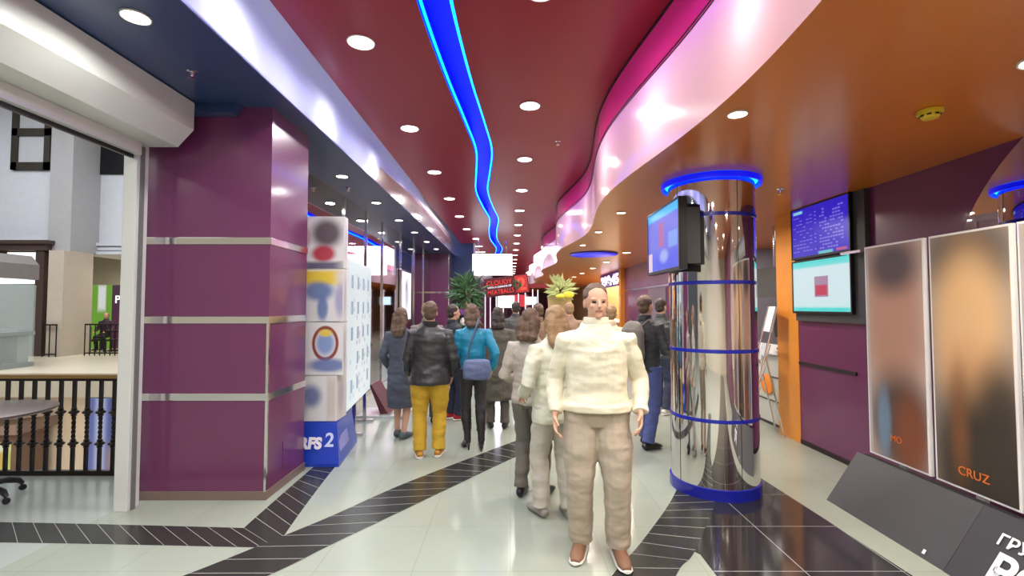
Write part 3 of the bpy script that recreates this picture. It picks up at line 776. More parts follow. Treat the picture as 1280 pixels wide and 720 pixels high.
# lit display panel
t = thing('lit_display_panel', 'glowing white display panel with a grid of small pictures', 'light box', (-1.93, 6.2, 0))
a = R(7)
mb = MB().box(-.09, -.005, -.80, .80, .435, 2.17, .01); mb.build('cabinet', M_white, t)
MB().slab((.0, -.78, .44), (0, 1.56, 0), (0, 0, 1.71), .006).build('light_panel', print_mat('lit panel face', (240, 250, 252), [], es=1.5, grid=[(.04, .96, .05, .93, 4, 6, .42, .55, (150, 170, 195), .12), (.04, .96, .05, .93, 8, 18, .3, .4, (120, 130, 170), .72)]), t) if False else None
pm = print_mat('lit panel face', (226, 242, 246), [('r', .46, .47, .04, .05, (230, 90, 100), .3, .8), ('e', .5, .35, .45, .45, (250, 255, 255), .8, .8)], es=1.05, grid=[(.04, .96, .05, .95, 4, 5, .34, .5, (158, 180, 204), .15), (.06, .98, .04, .94, 8, 15, .5, .5, (196, 214, 228), .6)])
MB().slab((.0, -.78, .44), (0, 1.56, 0), (0, 0, 1.71), .006).build('light_panel', pm, t)
for y in (-.1, .65): MB().box(-.16, .07, y-.03, y+.03, 0, .03).box(-.07, -.03, y-.03, y+.03, 0, .43).build('foot', M_chrome_strip, t)
t.rotation_euler = (0, 0, a)
# low glossy floor stands beyond it
for i, (x, y, lab) in enumerate(((-1.83, 7.3, 'low glossy floor stand with a maroon tilted sign beyond the lit panel'), (-1.80, 8.35, 'low glossy floor stand with a maroon tilted sign by the mirrored wall'))):
    t = thing('floor_stand', lab, 'display stand', (x, y, 0), 0, 'low floor stands on the left')
    MB().prism([(-.4, -.3, 0), (.32, -.3, 0), (.32, .3, 0), (-.4, .3, 0)], (0, 0, .035)).build('base', mat('glossy pale plate', (200, 206, 208), .1, coat=.6), t)
    MB().prism([(-.06, -.25, .05), (.05, -.25, .05), (-.2, -.25, .48), (-.23, -.25, .48)], (0, .5, 0)).build('sign_board', mat('maroon card', (84, 34, 50), .4), t)
    MB().prism([(-.02, -.27, .036), (.09, -.27, .036), (.09, -.27, .06), (-.02, -.27, .06)], (0, .54, 0)).build('ledge', M_chrome_strip, t)
t = thing('wall_light_box', 'tall glowing white poster box on the far mirrored wall', 'light box', (-2.56, 11.7, 1.25))
MB().box(-.03, .03, -.55, .55, 0, 1.25, .01).build('cabinet', M_chrome_strip, t)
MB().slab((.034, -.5, .05), (0, 1.0, 0), (0, 0, 1.15), .003).build('light_panel', print_mat('white poster', (246, 244, 252), [('e', .5, .55, .16, .3, (150, 160, 180), .6, .7), ('e', .45, .7, .08, .1, (110, 100, 120), .6, .7)], es=1.4), t)

# ------------------------------------------------------------------ hanging sign, film standee arch
t = thing('hanging_light_sign', 'large blank glowing white sign hanging from the red ceiling', 'sign', (-.58, 15.4, 0))
MB().box(-.64, .64, -.08, .08, 2.62, 3.30, .02).build('sign_case', mat('glowing white acrylic', (255, 255, 255), .4, emit=(255, 252, 255), es=2.2, vary=0), t)
for x in (-.45, .45): MB().cyl((x, 0, 3.3), (x, 0, ZR), .012).build('suspension_rod', M_chrome_strip, t)

AY = 10.3
t = thing('film_standee_arch', 'leafy film standee arch carrying a tilted red CLOUDY 2 board', 'standee', (0, AY, 0))
M_leaf = mat('dark green leaf', (52, 88, 48), .5, vary=.35, vscale=3)
M_leaf2 = mat('pale yellow green leaf', (196, 206, 140), .5, vary=.3, vscale=4)
rnd = random.Random(3)
def leaves(mb, cx, cz, rx, rz, n, ln, wd, y=-.06):
    for i in range(n):
        a = rnd.uniform(0, 2*PI); q = math.sqrt(rnd.random())
        p = Vector((cx + rx*q*math.cos(a), y - rnd.uniform(0, .16), cz + rz*q*math.sin(a)))
        d = Vector((math.cos(a) + rnd.uniform(-.6, .6), rnd.uniform(-.6, .1), math.sin(a)*.8 + rnd.uniform(-.2, .8))).normalized()
        sd = d.cross(Vector((0, -1, .1))).normalized()
        l = ln*rnd.uniform(.6, 1.2); w = wd*rnd.uniform(.7, 1.2); o = len(mb.v)
        up = sd.cross(d)*.01
        mb.v += [tuple(p), tuple(p + d*l*.4 + sd*w), tuple(p + d*l), tuple(p + d*l*.4 - sd*w), tuple(p + d*l*.4 + up*2), ]
        mb.f += [(o, o+1, o+4), (o+1, o+2, o+4), (o+2, o+3, o+4), (o+3, o, o+4)]
lp = MB().prism([(-1.24, 0, 0), (-.66, 0, 0), (-.60, 0, .9), (-.72, 0, 1.5), (-.62, 0, 2.0), (-.78, 0, 2.25), (-1.08, 0, 2.22), (-1.26, 0, 1.9), (-1.20, 0, 1.2)], (0, .08, 0)).build('side_panel', mat('forest print', (44, 62, 48), .6, vary=.4, vscale=5), t)
mb = MB(); leaves(mb, -.93, 1.95, .28, .30, 90, .24, .035); leaves(mb, -.93, 1.9, .12, .14, 40, .15, .03, y=-.14); leaves(mb, -.93, 1.1, .26, .9, 120, .2, .03); mb.build('foliage', M_leaf, lp, fix=False)
for i, (x, z, r, c) in enumerate(((-.86, 1.42, .10, (226, 74, 40)), (-.98, 1.30, .09, (232, 226, 220)), (-.83, 1.2, .09, (240, 190, 60)), (-.92, 1.62, .11, (186, 130, 110)), (-.84, 1.92, .12, (206, 170, 150)), (-1.02, 1.5, .08, (120, 70, 140)), (-.80, 1.05, .09, (90, 130, 200)))):
    MB().ell((x, -.1, z), (r, .07, r), 10, 7).build('bloom', mat('bloom %d' % i, c, .5), lp, True)
rp = MB().prism([(.86, 0, 0), (1.30, 0, 0), (1.34, 0, 1.5), (1.30, 0, 1.85), (.80, 0, 1.85), (.84, 0, 1.2)], (0, .08, 0)).build('side_panel', mat('straw print', (206, 178, 122), .6, vary=.25, vscale=5), t)
mb = MB(); leaves(mb, 1.06, 2.0, .16, .16, 70, .24, .03); leaves(mb, 1.05, 1.96, .10, .12, 60, .14, .028, y=-.16); mb.build('foliage', M_leaf2, rp, fix=False)
MB().ell((1.2, -.36, 1.86), (.12, .06, .08), 10, 7).ell((1.04, -.36, 1.83), (.1, .06, .05), 10, 7).build('bloom', mat('yellow bloom', (232, 214, 66), .5), rp, True)
MB().box(-.6, 1.0, .02, .06, 2.02, 2.10).build('cross_beam', mat('dark red card', (140, 24, 36), .5), t)
ang = R(7.5); u = Vector((math.cos(ang), 0, math.sin(ang))); v = Vector((-math.sin(ang), 0, math.cos(ang)))
p0 = Vector((-.52, -.10, 1.80))
sb = MB().slab(p0, u*.94, v*.40, .04).build('sign_board', mat('black red board', (84, 16, 26), .5), t)
MB().slab(p0 + u*.02 + v*.02 + Vector((0, -.006, 0)), u*.90, v*.36, .004).build('board_face', mat('dark red board', (96, 20, 30), .5), sb)
MB().slab(p0 + u*.66 + v*.02 + Vector((0, -.010, 0)), u*.26, v*.36, .004).build('numeral_panel', mat('red panel', (206, 46, 48), .5), sb)
M_rl = mat('bright red lettering', (244, 62, 62), .5); M_bk = mat('near black print', (40, 12, 16), .5)
yv = Vector((0, -.012, 0))
text('lettering', 'CLOUDY', .155, p0 + u*.04 + v*.235 + yv, u, v, M_bk, sb, width=.56, ext=.003, bold=.006)
text('lettering', 'CLOUDY', .145, p0 + u*.045 + v*.24 + yv*1.6, u, v, M_rl, sb, width=.545, ext=.003, bold=.001)
text('lettering', 'WITH A CHANCE OF', .05, p0 + u*.06 + v*.182 + yv, u, v, M_wt, sb, width=.52, ext=.003, bold=.003)
text('lettering', 'MEATBALLS', .145, p0 + u*.04 + v*.045 + yv, u, v, M_bk, sb, width=.58, ext=.003, bold=.006)
text('lettering', 'MEATBALLS', .135, p0 + u*.045 + v*.05 + yv*1.6, u, v, M_rl, sb, width=.565, ext=.003, bold=.001)
text('lettering', '2', .36, p0 + u*.70 + v*.075 + yv, u, v, mat('pale red numeral', (252, 96, 74), .5), sb, ext=.004, bold=.012)
mb = MB(); leaves(mb, -.52+.66, 2.07, .04, .05, 14, .11, .025, y=-.12); mb.build('leaf_sprig', M_leaf, sb, fix=False)

# ------------------------------------------------------------------ far end and right side equipment
for i in range(9):
    x = (-1.05, -.86, -.62, -.45, -.30, .35, .62, .95, 1.2)[i]
    t = thing('light_column', '%s from the left of nine slender glowing tubes far down the corridor' % ('first second third fourth fifth sixth seventh eighth ninth'.split()[i]), 'light column', (x, 20+ (i % 3)*.5, 0), 0, 'light tubes far down the corridor')
    MB().lathe([(.09, 0), (.09, .04), (.03, .05), (.03, .12)], 12).build('foot', M_black, t)
    MB().cyl((0, 0, .12), (0, 0, 2.35), .02, 10).build('tube', mat('lit tube', (255, 245, 255), .4, emit=(255, 225, 250), es=1.1, vary=0), t)
t = thing('far_screen_stand', 'white lit screen on a stand far down the corridor', 'screen', (-.22, 24, 0))
MB().box(-.42, .42, -.03, .03, 1.55, 2.15).build('display', mat('white screen', (250, 250, 250), .4, emit=(255, 255, 255), es=1.5, vary=0), t)
MB().box(-.04, .04, -.02, .04, 0, 1.55).box(-.25, .25, -.2, .2, 0, .03).build('pedestal', M_black, t)
t = thing('far_screen_stand', 'pale blue lit screen on a stand far down the corridor', 'screen', (1.05, 24, 0))
MB().box(-.26, .26, -.03, .03, 1.70, 2.1).build('display', mat('blue screen', (200, 235, 250), .4, emit=(190, 235, 255), es=1.4, vary=0), t)
MB().box(-.04, .04, -.02, .04, 0, 1.7).box(-.25, .25, -.2, .2, 0, .03).build('pedestal', M_black, t)
t = thing('far_red_banner', 'red hanging banner far down the corridor', 'banner', (.45, 26, 0))
MB().box(-.55, .5, -.02, .02, 1.6, 2.25).build('sheet', mat('red banner', (206, 50, 70), .6), t)
for x in (-.5, .45): MB().cyl((x, 0, 2.25), (x, 0, ZR), .01, 6).build('cord', M_black, t)
# clock sign over the bar
t = thing('clock_sign', 'violet display sign with glowing digits over the far bar', 'sign', (WX-.02, 14.75, 2.28))
MB().box(-.06, .02, 0, 3.2, 0, .47).build('sign_case', mat('violet sign case', (70, 44, 104), .4, emit=(80, 50, 150), es=.25), t)
text('lettering', '298:45', .44, (-.066, 3.05, .07), (0, -1, 0), (0, 0, 1), mat('glowing digits', (255, 245, 255), .4, emit=(245, 225, 255), es=2.5, vary=0), t, width=2.9, bold=.02)
t = thing('bar_counter', 'tan bar counter under the clock sign', 'counter', (WX+.3, 15.0, 0))
MB().box(0, .6, 0, 7, 0, 1.05).build('body', mat('tan counter', (196, 158, 104), .5), t); MB().box(-.06, .66, -.05, 7.05, 1.05, 1.10).build('worktop', M_white, t)
t = thing('wall_mounted_screen', 'tall narrow blue and violet screen on the plum wall left of the column', 'screen', (WX-.01, 10.1, 1.4))
MB().box(-.05, .005, -.16, .16, 0, 1.25).build('housing', M_black, t)
MB().slab((-.054, .14, .03), (0, -.28, 0), (0, 0, .75), .003).build('display', print_mat('violet picture', (150, 140, 240), [('e', .5, .5, .3, .3, (120, 200, 250), .6, .8)], es=1.1, grid=[(0, 1, 0, 1, 3, 5, .7, .6, (225, 180, 235), .4)]), t)
MB().slab((-.054, .14, .82), (0, -.28, 0), (0, 0, .40), .003).build('display', print_mat('blue picture', (30, 40, 235), [('e', .5, .5, .4, .3, (60, 90, 250), .6, .8)], es=1.0), t)
# ticket counter in the recess
t = thing('ticket_counter', 'grey ticket counter in the recess behind the column', 'counter', (WX+.1, 6.35, 0))
MB().box(0, .5, 0, 3.0, .05, .98).build('body', mat('grey counter front', (176, 178, 170), .4), t); MB().box(.03, .47, .02, 2.98, 0, .05).build('plinth', M_black, t)
MB().box(-.06, .56, -.04, 3.04, .98, 1.03).build('worktop', M_white, t)
MB().box(-.01, .01, 0, 3.0, .66, .675).box(-.01, .01, 0, 3.0, .34, .355).build('groove_strip', M_black, t)
MB().ell((-.012, .32, .55), (.012, .16, .14), 16, 8).build('orange_motif', mat('orange decal', (224, 130, 40), .5), t, True)
t = thing('till_monitor', 'black till monitor on the ticket counter', 'monitor', (WX+.33, 6.55, 1.03))
MB().box(-.11, .11, -.1, .1, 0, .02).cyl((0, 0, .02), (0, 0, .2), .025).build('stand', M_black, t)
MB().prism([(-.05, -.24, .16), (.0, -.24, .16), (-.03, -.24, .50), (-.08, -.24, .50)], (0, .48, 0)).build('display', M_black, t)
t = thing('overhead_monitor', 'black angled monitor hung over the ticket counter', 'monitor', (WX+.25, 6.5, 1.75))
MB().prism([(-.10, -.08, 0), (-.05, -.08, 0), (.02, -.08, .42), (-.03, -.08, .42)], (0, .7, 0)).build('display', M_black_matte, t)
MB().prism([(-.075, -.05, .05), (-.07, -.05, .05), (-.02, -.05, .37), (-.025, -.05, .37)], (-.034, .64*0, 0)).build('screen_face', mat('dim grey screen', (90, 98, 106), .2), t)
MB().cyl((.02, .25, .3), (.02, .25, ZO-1.75), .018).build('ceiling_pole', M_chrome_strip, t)
t = thing('wall_photo_frame', 'dark framed picture high on the grey recess wall', 'picture', (WX+.55, 6.22+3.27, 2.2))
MB().box(-.3, .3, -.03, .0, 0, .5).build('frame', M_black, t)
MB().box(-.26, .26, -.035, -.028, .04, .46).build('print', mat('dusky print', (110, 96, 150), .4), t)
# brochure stand leaning by the column
t = thing('brochure_stand', 'leaning chrome brochure rack with a white header beside the column', 'rack', (3.18, 6.15, 0), R(-12))
for y in (-.16, .16):
    MB().tube([(-.22, y, .01), (.16, y, 1.62)], .013).build('upright', M_chrome_strip, t)
    MB().tube([(.22, y, .01), (.02, y, 1.02)], .010).build('rear_leg', M_chrome_strip, t)
for q in (.28, .44, .60):
    x = -.22+.38*q; z = .01+1.61*q
    MB().prism([(x-.04, -.16, z-.02), (x+.02, -.16, z-.04), (x+.08, -.16, z+.17), (x+.07, -.16, z+.17), (x+.02, -.16, z), (x-.03, -.16, z+.05)], (0, .32, 0)).build('pocket', mat('clear pocket', (205, 208, 210), .15), t)
MB().prism([(.09, -.17, 1.30), (.10, -.17, 1.30), (.175, -.17, 1.62), (.165, -.17, 1.62)], (0, .34, 0)).build('header_card', M_white, t)
# ------------------------------------------------------------------ people
M_skin = mat('skin', (206, 160, 134), .5, vary=.05)
M_eye = mat('dark eye', (40, 30, 28), .3)
M_lip = mat('lips', (170, 100, 92), .5)
def cloth(name, c, rough=.8, vary=.12):
    return mat('cloth ' + name, c, rough, vary=vary, vscale=7, bump=.25, bscale=120)
def hand(mb, wrist, fdir, palm_n, side, curl=.5, sc=1.0):
    """palm, four separate curved fingers and a thumb. side: towards the thumb"""
    w = Vector(wrist); d = Vector(fdir).normalized(); n = Vector(palm_n); n = (n - d*n.dot(d)).normalized()
    s = Vector(side); s = (s - d*s.dot(d) - n*s.dot(n)).normalized()
    P = lambda a, b, c: w + d*(a*sc) + s*(b*sc) + n*(c*sc)
    mb.loft([P(-.02, 0, 0), P(.01, 0, 0), P(.04, 0, 0), P(.085, 0, .003), P(.095, 0, .003)], [(.025*sc, .019*sc), (.029*sc, .017*sc), (.040*sc, .015*sc), (.042*sc, .013*sc), (.036*sc, .009*sc)], 12, s)
    for k, (off, ln) in enumerate(((.033, .068), (.011, .076), (-.011, .071), (-.033, .056))):
        pts = [P(.075, off, .003)]; a = .12; q = P(.09, off*1.05, .003)
        pts.append(q)
        for seg in (.42, .32, .26):
            a += curl*(.55 if seg == .42 else .75)
            q = q + (d*math.cos(a) + n*math.sin(a) + s*(off*1.6))*(ln*seg*sc)
            pts.append(q)
        mb.loft(pts, [.0088*sc, .0088*sc, .0082*sc, .0075*sc, .0058*sc], 8, s)
    a0 = P(.02, .026, .004); dirs = [(d*.55 + s*.75 + n*.25), (d*.85 + s*.40 + n*.35), (d*.95 + s*.1 + n*.4)]
    pts = [a0]; 
    for v_, l in zip(dirs, (.036, .032, .026)): pts.append(pts[-1] + v_.normalized()*l*sc)
    mb.loft(pts, [.0125*sc, .011*sc, .0095*sc, .007*sc], 8, s)

def ik(a, b, l1, l2, hint):
    a = Vector(a); b = Vector(b); d = b - a; D = d.length
    if D > (l1+l2)*.998: b = a + d*((l1+l2)*.998/D); d = b - a; D = d.length
    x = (l1*l1 - l2*l2 + D*D)/(2*D); h = math.sqrt(max(0, l1*l1 - x*x))
    u = d/D; hv = Vector(hint); hv = hv - u*hv.dot(u); hv.normalize()
    return a + u*x + hv*h, b

def person(label, loc, face, H=1.72, build=1.0, lf=(-.10, .02), rf=(.10, -.02), lw=(-.24, .06, .86), rw=(.24, .06, .86),
           top=None, top_c=None, hem=.86, flare=0.0, trousers=None, tr_w=1.0, skirt=None, skirt_hem=.5, shoe=M_black, sole=None, heel=0.0, boots=None,
           hair=M_black, hair_len=0, head_turn=0, nod=0, vox=.0075, group=None, seated=False, hood=False, curl=.5, sit_z=.47, sway=0.0, collar=None, hips_y=0.0):
    """face: heading in degrees, 0 looks down the corridor (+Y), 90 looks to -X. Joint positions are for a 1.75 m body, x to the person's right"""
    k = H/1.75
    t = thing('person', label, 'person', loc, R(face), group)
    sd = hash(label) % 97 if False else sum(ord(c) for c in label) % 97
    V = lambda x, y, z: Vector((x, y, z))*k
    hz = .90 + heel
    dz = heel
    if seated: hz = sit_z + .10; dz = hz - .90
    up = lambda z: z + dz
    # ---- joints
    hips = [V(-.09*build, hips_y, hz), V(.09*build, hips_y, hz)]
    ank = [V(lf[0], lf[1], .085 + heel), V(rf[0], rf[1], .085 + heel)]
    knee = []
    for i in (0, 1):
        kn, an = ik(hips[i], ank[i], .425*k, .405*k, (0.12 if i else -0.12, 1, .25 if seated else .0)); knee.append(kn); ank[i] = an
    sh = [V(-.172*build, 0, up(1.388)), V(.172*build, 0, up(1.388))]
    wr = [V(lw[0], lw[1], up(lw[2])), V(rw[0], rw[1], up(rw[2]))]
    el = []
    for i in (0, 1):
        e, w = ik(sh[i], wr[i], .295*k, .255*k, ((.45 if i else -.45), -1, -.25)); el.append(e); wr[i] = w
    # ---- body: one continuous surface
    b = MB()
    tor = [(.84, .10, .08), (.93, .158, .10), (1.02, .142, .092), (1.10, .132, .088), (1.22, .148, .095), (1.32, .158, .10), (1.39, .146, .084), (1.44, .10, .064), (1.49, .058, .056)]
    b.loft([V(sway*max(0, z-.9), hips_y if z < 1 else hips_y*.5, up(z)) for z, _, _ in tor], [(rx*build*k, ry*build*k) for _, rx, ry in tor], 20)
    hc = V(sway*.6, .012, up(1.635)); MR = Matrix.Rotation(R(head_turn), 3, 'Z') @ Matrix.Rotation(R(-nod), 3, 'X')
    HP = lambda x, y, z: hc + MR @ (Vector((x, y, z))*k)
    b.loft([V(0, -.004, up(1.45)), V(0, -.002, up(1.50)), HP(0, -.008, -.075), HP(0, 0, -.02)], [(.062*k, .060*k), (.054*k, .056*k), (.053*k, .058*k), (.05*k, .06*k)], 14)
    b.ell(HP(0, -.006, .018), (.076*k, .094*k, .098*k), 22, 16, MR)
    b.ell(HP(0, .026, -.045), (.058*k, .066*k, .066*k), 18, 12, MR)
    b.ell(HP(0, .062, -.088), (.026*k, .024*k, .022*k), 12, 8, MR)          # chin
    b.loft([HP(0, .078, .018), HP(0, .096, -.012), HP(0, .108, -.032), HP(0, .094, -.042)], [.008*k, .011*k, .015*k, .008*k], 8)   # nose
    for s in (-1, 1):
        b.ell(HP(s*.076, -.008, -.012), (.010*k, .020*k, .031*k), 10, 8, MR)  # ear
        b.ell(HP(s*.032, .078, .018), (.022*k, .010*k, .007*k), 8, 6, MR)     # brow
        b.ell(HP(s*.038, .066, -.028), (.020*k, .016*k, .018*k), 8, 6, MR)     # cheek
    b.ell(HP(0, .083, -.060), (.024*k, .010*k, .009*k), 10, 6, MR)            # mouth
    for i in (0, 1):
        s = 1 if i else -1
        b.loft([sh[i] - V(s*.05, 0, 0), sh[i], sh[i].lerp(el[i], .35), el[i], el[i].lerp(wr[i], .35), wr[i]], [.05*k, .052*k, .046*k, .037*k, .037*k, .025*k], 12, (0, 1, .1))
        fd = (wr[i] - el[i]).normalized()
        pn = Vector((-s, .15, 0)) if fd.z < -.5 else Vector((-s*.5, 0, -1))
        sdv = Vector((0, 1, 0)) if fd.z < -.5 else Vector((-s, .3, .3))
        hand(b, wr[i] + fd*.012*k, fd, pn, sdv, curl, k*.98)
        b.loft([hips[i] + V(0, 0, .03), hips[i] - V(0, 0, .05) if not seated else hips[i].lerp(knee[i], .15), hips[i].lerp(knee[i], .5), knee[i], knee[i].lerp(ank[i], .3), knee[i].lerp(ank[i], .7), ank[i]],
               [.092*build*k, .090*build*k, .072*build*k, .054*k, .056*k, .041*k, .035*k], 14, (1, 0, 0))
        fw = Vector((s*.18, 1, 0)).normalized()
        a = ank[i]; fz = -.085*k - heel*k
        gl = a.z - .085*k - heel*k
        b.loft([a - fw*.045*k + Vector((0, 0, -.05*k)), a + Vector((0, 0, -.035*k)) + fw*.01*k, a + fw*.09*k + Vector((0, 0, -.058*k - heel*.6*k)), a + fw*.17*k + Vector((0, 0, -.068*k - heel*k*.98))],
               [(.028*k, .03*k), (.034*k, .042*k), (.036*k, .022*k), (.03*k, .012*k)], 10, (1, 0, 0))
    me = remesh(b, vox*.85 if vox < .009 else vox, 3)
    me.materials.clear(); me.materials.append(M_skin); me.materials.append(M_eye); me.materials.append(M_lip)
    for p in me.polygons:
        c = p.center
        for s in (-1, 1):
            q = MR.inverted() @ (c - hc) / k
            if abs(abs(q.x) - .031) < .0115 and abs(q.z + .001) < .0062 and q.y > .05: p.material_index = 1
            elif abs(q.x) < .024 and abs(q.z + .061) < .006 and q.y > .07: p.material_index = 2
    obj('body', me, t)
    # ---- clothing
    if trousers is not None:
        m = MB()
        m.loft([V(0, hips_y, up(z)) for z in (.83, .90, .97, 1.05)], [(.135*build*k, .105*build*k), (.172*build*k, .118*build*k), (.166*build*k, .115*build*k), (.150*build*k, .105*build*k)], 20)
        for i in (0, 1):
            kn, an = knee[i], ank[i]
            bot = an + (kn-an)*(.02 if boots is None else .25)
            bot = bot + Vector((0, -.01*k, -.01*k))
            m.loft([hips[i] + V(0, 0, .04), hips[i] - V(0, 0, .06) if not seated else hips[i].lerp(kn, .15), hips[i].lerp(kn, .5), kn + Vector((0, -.008*k, 0)), kn.lerp(an, .4) + Vector((0, -.012*k, 0)), bot + (kn-an)*.12, bot],
                   [.106*build*k, .106*build*k, .090*tr_w*build*k, .073*tr_w*k, .070*tr_w*k, .064*tr_w*k, .066*tr_w*k], 16, (1, 0, 0))
        o = obj('trousers', remesh(m, vox, 3, .009, 9, sd), t); o.data.materials.append(trousers)
    if skirt is not None:
        m = MB()
        m.loft([V(0, 0, skirt_hem), V(0, 0, (skirt_hem+.9)/2), V(0, 0, .92), V(0, 0, 1.06)], [(.18*k, .15*k), (.19*k, .15*k), (.178*k, .13*k), (.15*k, .11*k)], 24)
        o = obj('skirt', remesh(m, vox, 3, .012, 7, sd), t); o.data.materials.append(skirt)
    if top is not None:
        m = MB(); g = .028
        pr = [(hem, .175 + flare, .128 + flare*.7), (hem+.04, .178 + flare, .132 + flare*.7), (max(hem+.06, .93), .178 + flare*.6, .130 + flare*.4), (1.06, .168 + flare*.3, .122 + flare*.2), (1.20, .178 + flare*.15, .128), (1.32, .186, .130), (1.39, .172, .112), (1.435, .132, .092), (1.47, .094, .08), (1.49, .078, .074)]
        m.loft([V(sway*max(0, z-.9), hips_y if z < 1 else hips_y*.5, up(z)) for z, _, _ in pr], [(rx*build*k, ry*build*k) for _, rx, ry in pr], 26)
        m.loft([V(0, -.012, up(1.47)), V(0, -.01, up(1.53))], [(.083*k, .08*k), (.076*k, .074*k)], 16)
        for i in (0, 1):
            s = 1 if i else -1
            m.loft([sh[i] - V(s*.06, 0, .0), sh[i] + V(s*.012, 0, 0), sh[i].lerp(el[i], .4), el[i], el[i].lerp(wr[i], .5), wr[i] - (wr[i]-el[i]).normalized()*.012], [.060*k, .068*k, .067*k, .061*k, .056*k, .047*k], 14, (0, 1, .1))
        if hood: m.ell(V(0, -.10, up(1.46)), (.11*k, .06*k, .07*k), 14, 10)
        o = obj('coat' if hem < .7 else 'jacket', remesh(m, vox, 3, .011, 8, sd+5), t); o.data.materials.append(top)
        if collar is not None:
            c = MB(); c.lathe([(.082*k, up(1.47)*k), (.088*k, up(1.50)*k), (.082*k, up(1.535)*k), (.072*k, up(1.53)*k), (.074*k, up(1.47)*k)], 24, (0, -.01*k, 0), cap=False)
            c.build('collar', collar, o, True)
    for i in (0, 1):
        s = 1 if i else -1
        fw = Vector((s*.18, 1, 0)).normalized(); a = ank[i]
        G = Vector((a.x, a.y, a.z - (.085+heel)*k))      # ground under the ankle
        m = MB()
        if heel > .03:
            m.loft([G - fw*.05*k + Vector((0, 0, (.03+heel)*k)), G + Vector((0, 0, (.05+heel)*k)), G + fw*.07*k + Vector((0, 0, (.04+heel*.45)*k)), G + fw*.13*k + Vector((0, 0, .028*k)), G + fw*.185*k + Vector((0, 0, .020*k))],
                   [(.032*k, .034*k), (.040*k, .048*k), (.042*k, .036*k), (.042*k, .027*k), (.026*k, .015*k)], 12, (1, 0, 0))
            m.loft([G - fw*.058*k, G - fw*.05*k + Vector((0, 0, heel*k*1.2))], [.010*k, .022*k], 8)
            m.loft([G + fw*.06*k + Vector((0, 0, .012*k)), G + fw*.18*k + Vector((0, 0, .008*k))], [(.034*k, .008*k), (.022*k, .006*k)], 8, (1, 0, 0))
        else:
            m.loft([G - fw*.075*k + Vector((0, 0, .035*k)), G - fw*.05*k + Vector((0, 0, .048*k)), G + Vector((0, 0, .058*k)), G + fw*.07*k + Vector((0, 0, .044*k)), G + fw*.14*k + Vector((0, 0, .034*k)), G + fw*.195*k + Vector((0, 0, .026*k))],
                   [(.028*k, .030*k), (.039*k, .044*k), (.042*k, .056*k), (.045*k, .040*k), (.046*k, .031*k), (.028*k, .018*k)], 14, (1, 0, 0))
        if boots is not None:
            m.loft([G + Vector((0, -.012*k, (.05+heel)*k)), a + Vector((0, -.006*k, .04*k)), a.lerp(knee[i], .5) + Vector((0, -.012*k, 0)), a.lerp(knee[i], .86)], [.048*k, .046*k, .066*k, .074*k], 14, (1, 0, 0))
        o = obj('boot' if boots is not None else 'shoe', remesh(m, min(vox, .007), 2), t); o.data.materials.append(boots or shoe)
        if sole is not None:
            q = MB(); q.loft([G - fw*.085*k + Vector((0, 0, .014*k)), G - fw*.06*k + Vector((0, 0, .014*k)), G + fw*.12*k + Vector((0, 0, .013*k)), G + fw*.18*k + Vector((0, 0, .015*k)), G + fw*.21*k + Vector((0, 0, .018*k))], [(.025*k, .012*k), (.044*k, .014*k), (.050*k, .013*k), (.042*k, .012*k), (.02*k, .008*k)], 12, (1, 0, 0))
            q.build('sole', sole, o, True)
    # ---- hair
    m = MB()
    m.ell(HP(0, -.022, .036), (.084*k, .094*k, .094*k), 20, 14, MR)
    m.ell(HP(0, -.045, -.02), (.074*k, .062*k, .075*k), 16, 12, MR)
    if hair_len > 0:
        for i in range(3):
            xx = (-.045, 0, .045)[i]
            m.loft([HP(xx, -.05, .03), HP(xx*1.2, -.085, -.05), HP(xx*1.4, -.085, -.10), V(xx*1.3, -.10, up(1.50) - hair_len*.4), V(xx*1.0, -.115, up(1.50) - hair_len)], [.05*k, .046*k, .044*k, .045*k, .02*k], 10)
        for s in (-1, 1):
            m.loft([HP(s*.066, -.01, .04), HP(s*.080, -.008, -.04), HP(s*.076, -.025, -.11)], [.022*k, .022*k, .018*k], 8)
    o = obj('hair', remesh(m, .008, 2, .006, 22, sd), t); o.data.materials.append(hair)
    return t

H_brown = mat('brown hair', (92, 70, 54), .6, vary=.25, vscale=30, bump=.4, bscale=90)
H_dark = mat('dark hair', (52, 42, 36), .6, vary=.25, vscale=30, bump=.4, bscale=90)
H_blond = mat('dark blond hair', (146, 116, 84), .6, vary=.25, vscale=30, bump=.4, bscale=90)
leather = mat('black leather', (46, 46, 48), .42, vary=.15, vscale=8, bump=.2, bscale=70, coat=.15)
white_s = mat('white rubber', (225, 222, 214), .5)

# in front, nearest first
person('person in cream white jacket and taupe trousers standing nearest', (.575, 3.23, 0), 172, 1.765, 1.10, lf=(-.13, .05), rf=(.11, .0), lw=(-.27, .10, .93), rw=(.27, .08, .90),
       top=cloth('cream', (222, 217, 192)), hem=.93, flare=.035, trousers=cloth('taupe', (172, 160, 142)), tr_w=1.22, shoe=mat('tan leather', (128, 92, 70), .5), sole=white_s,
       hair=H_brown, vox=.006, hood=True, head_turn=12, collar=cloth('cream rib', (226, 220, 196)))
person('person in pale sage coat and light beige trousers behind the cream jacket', (.345, 3.76, 0), 20, 1.62, .98, lf=(-.10, .06), rf=(.10, -.05), lw=(-.22, .16, 1.0), rw=(.22, .10, .92),
       top=cloth('pale sage', (206, 206, 186)), hem=.80, flare=.03, trousers=cloth('light beige', (186, 180, 168)), tr_w=1.1, shoe=mat('grey suede', (150, 144, 134), .7), hair=H_blond, hair_len=.10, vox=.0065)
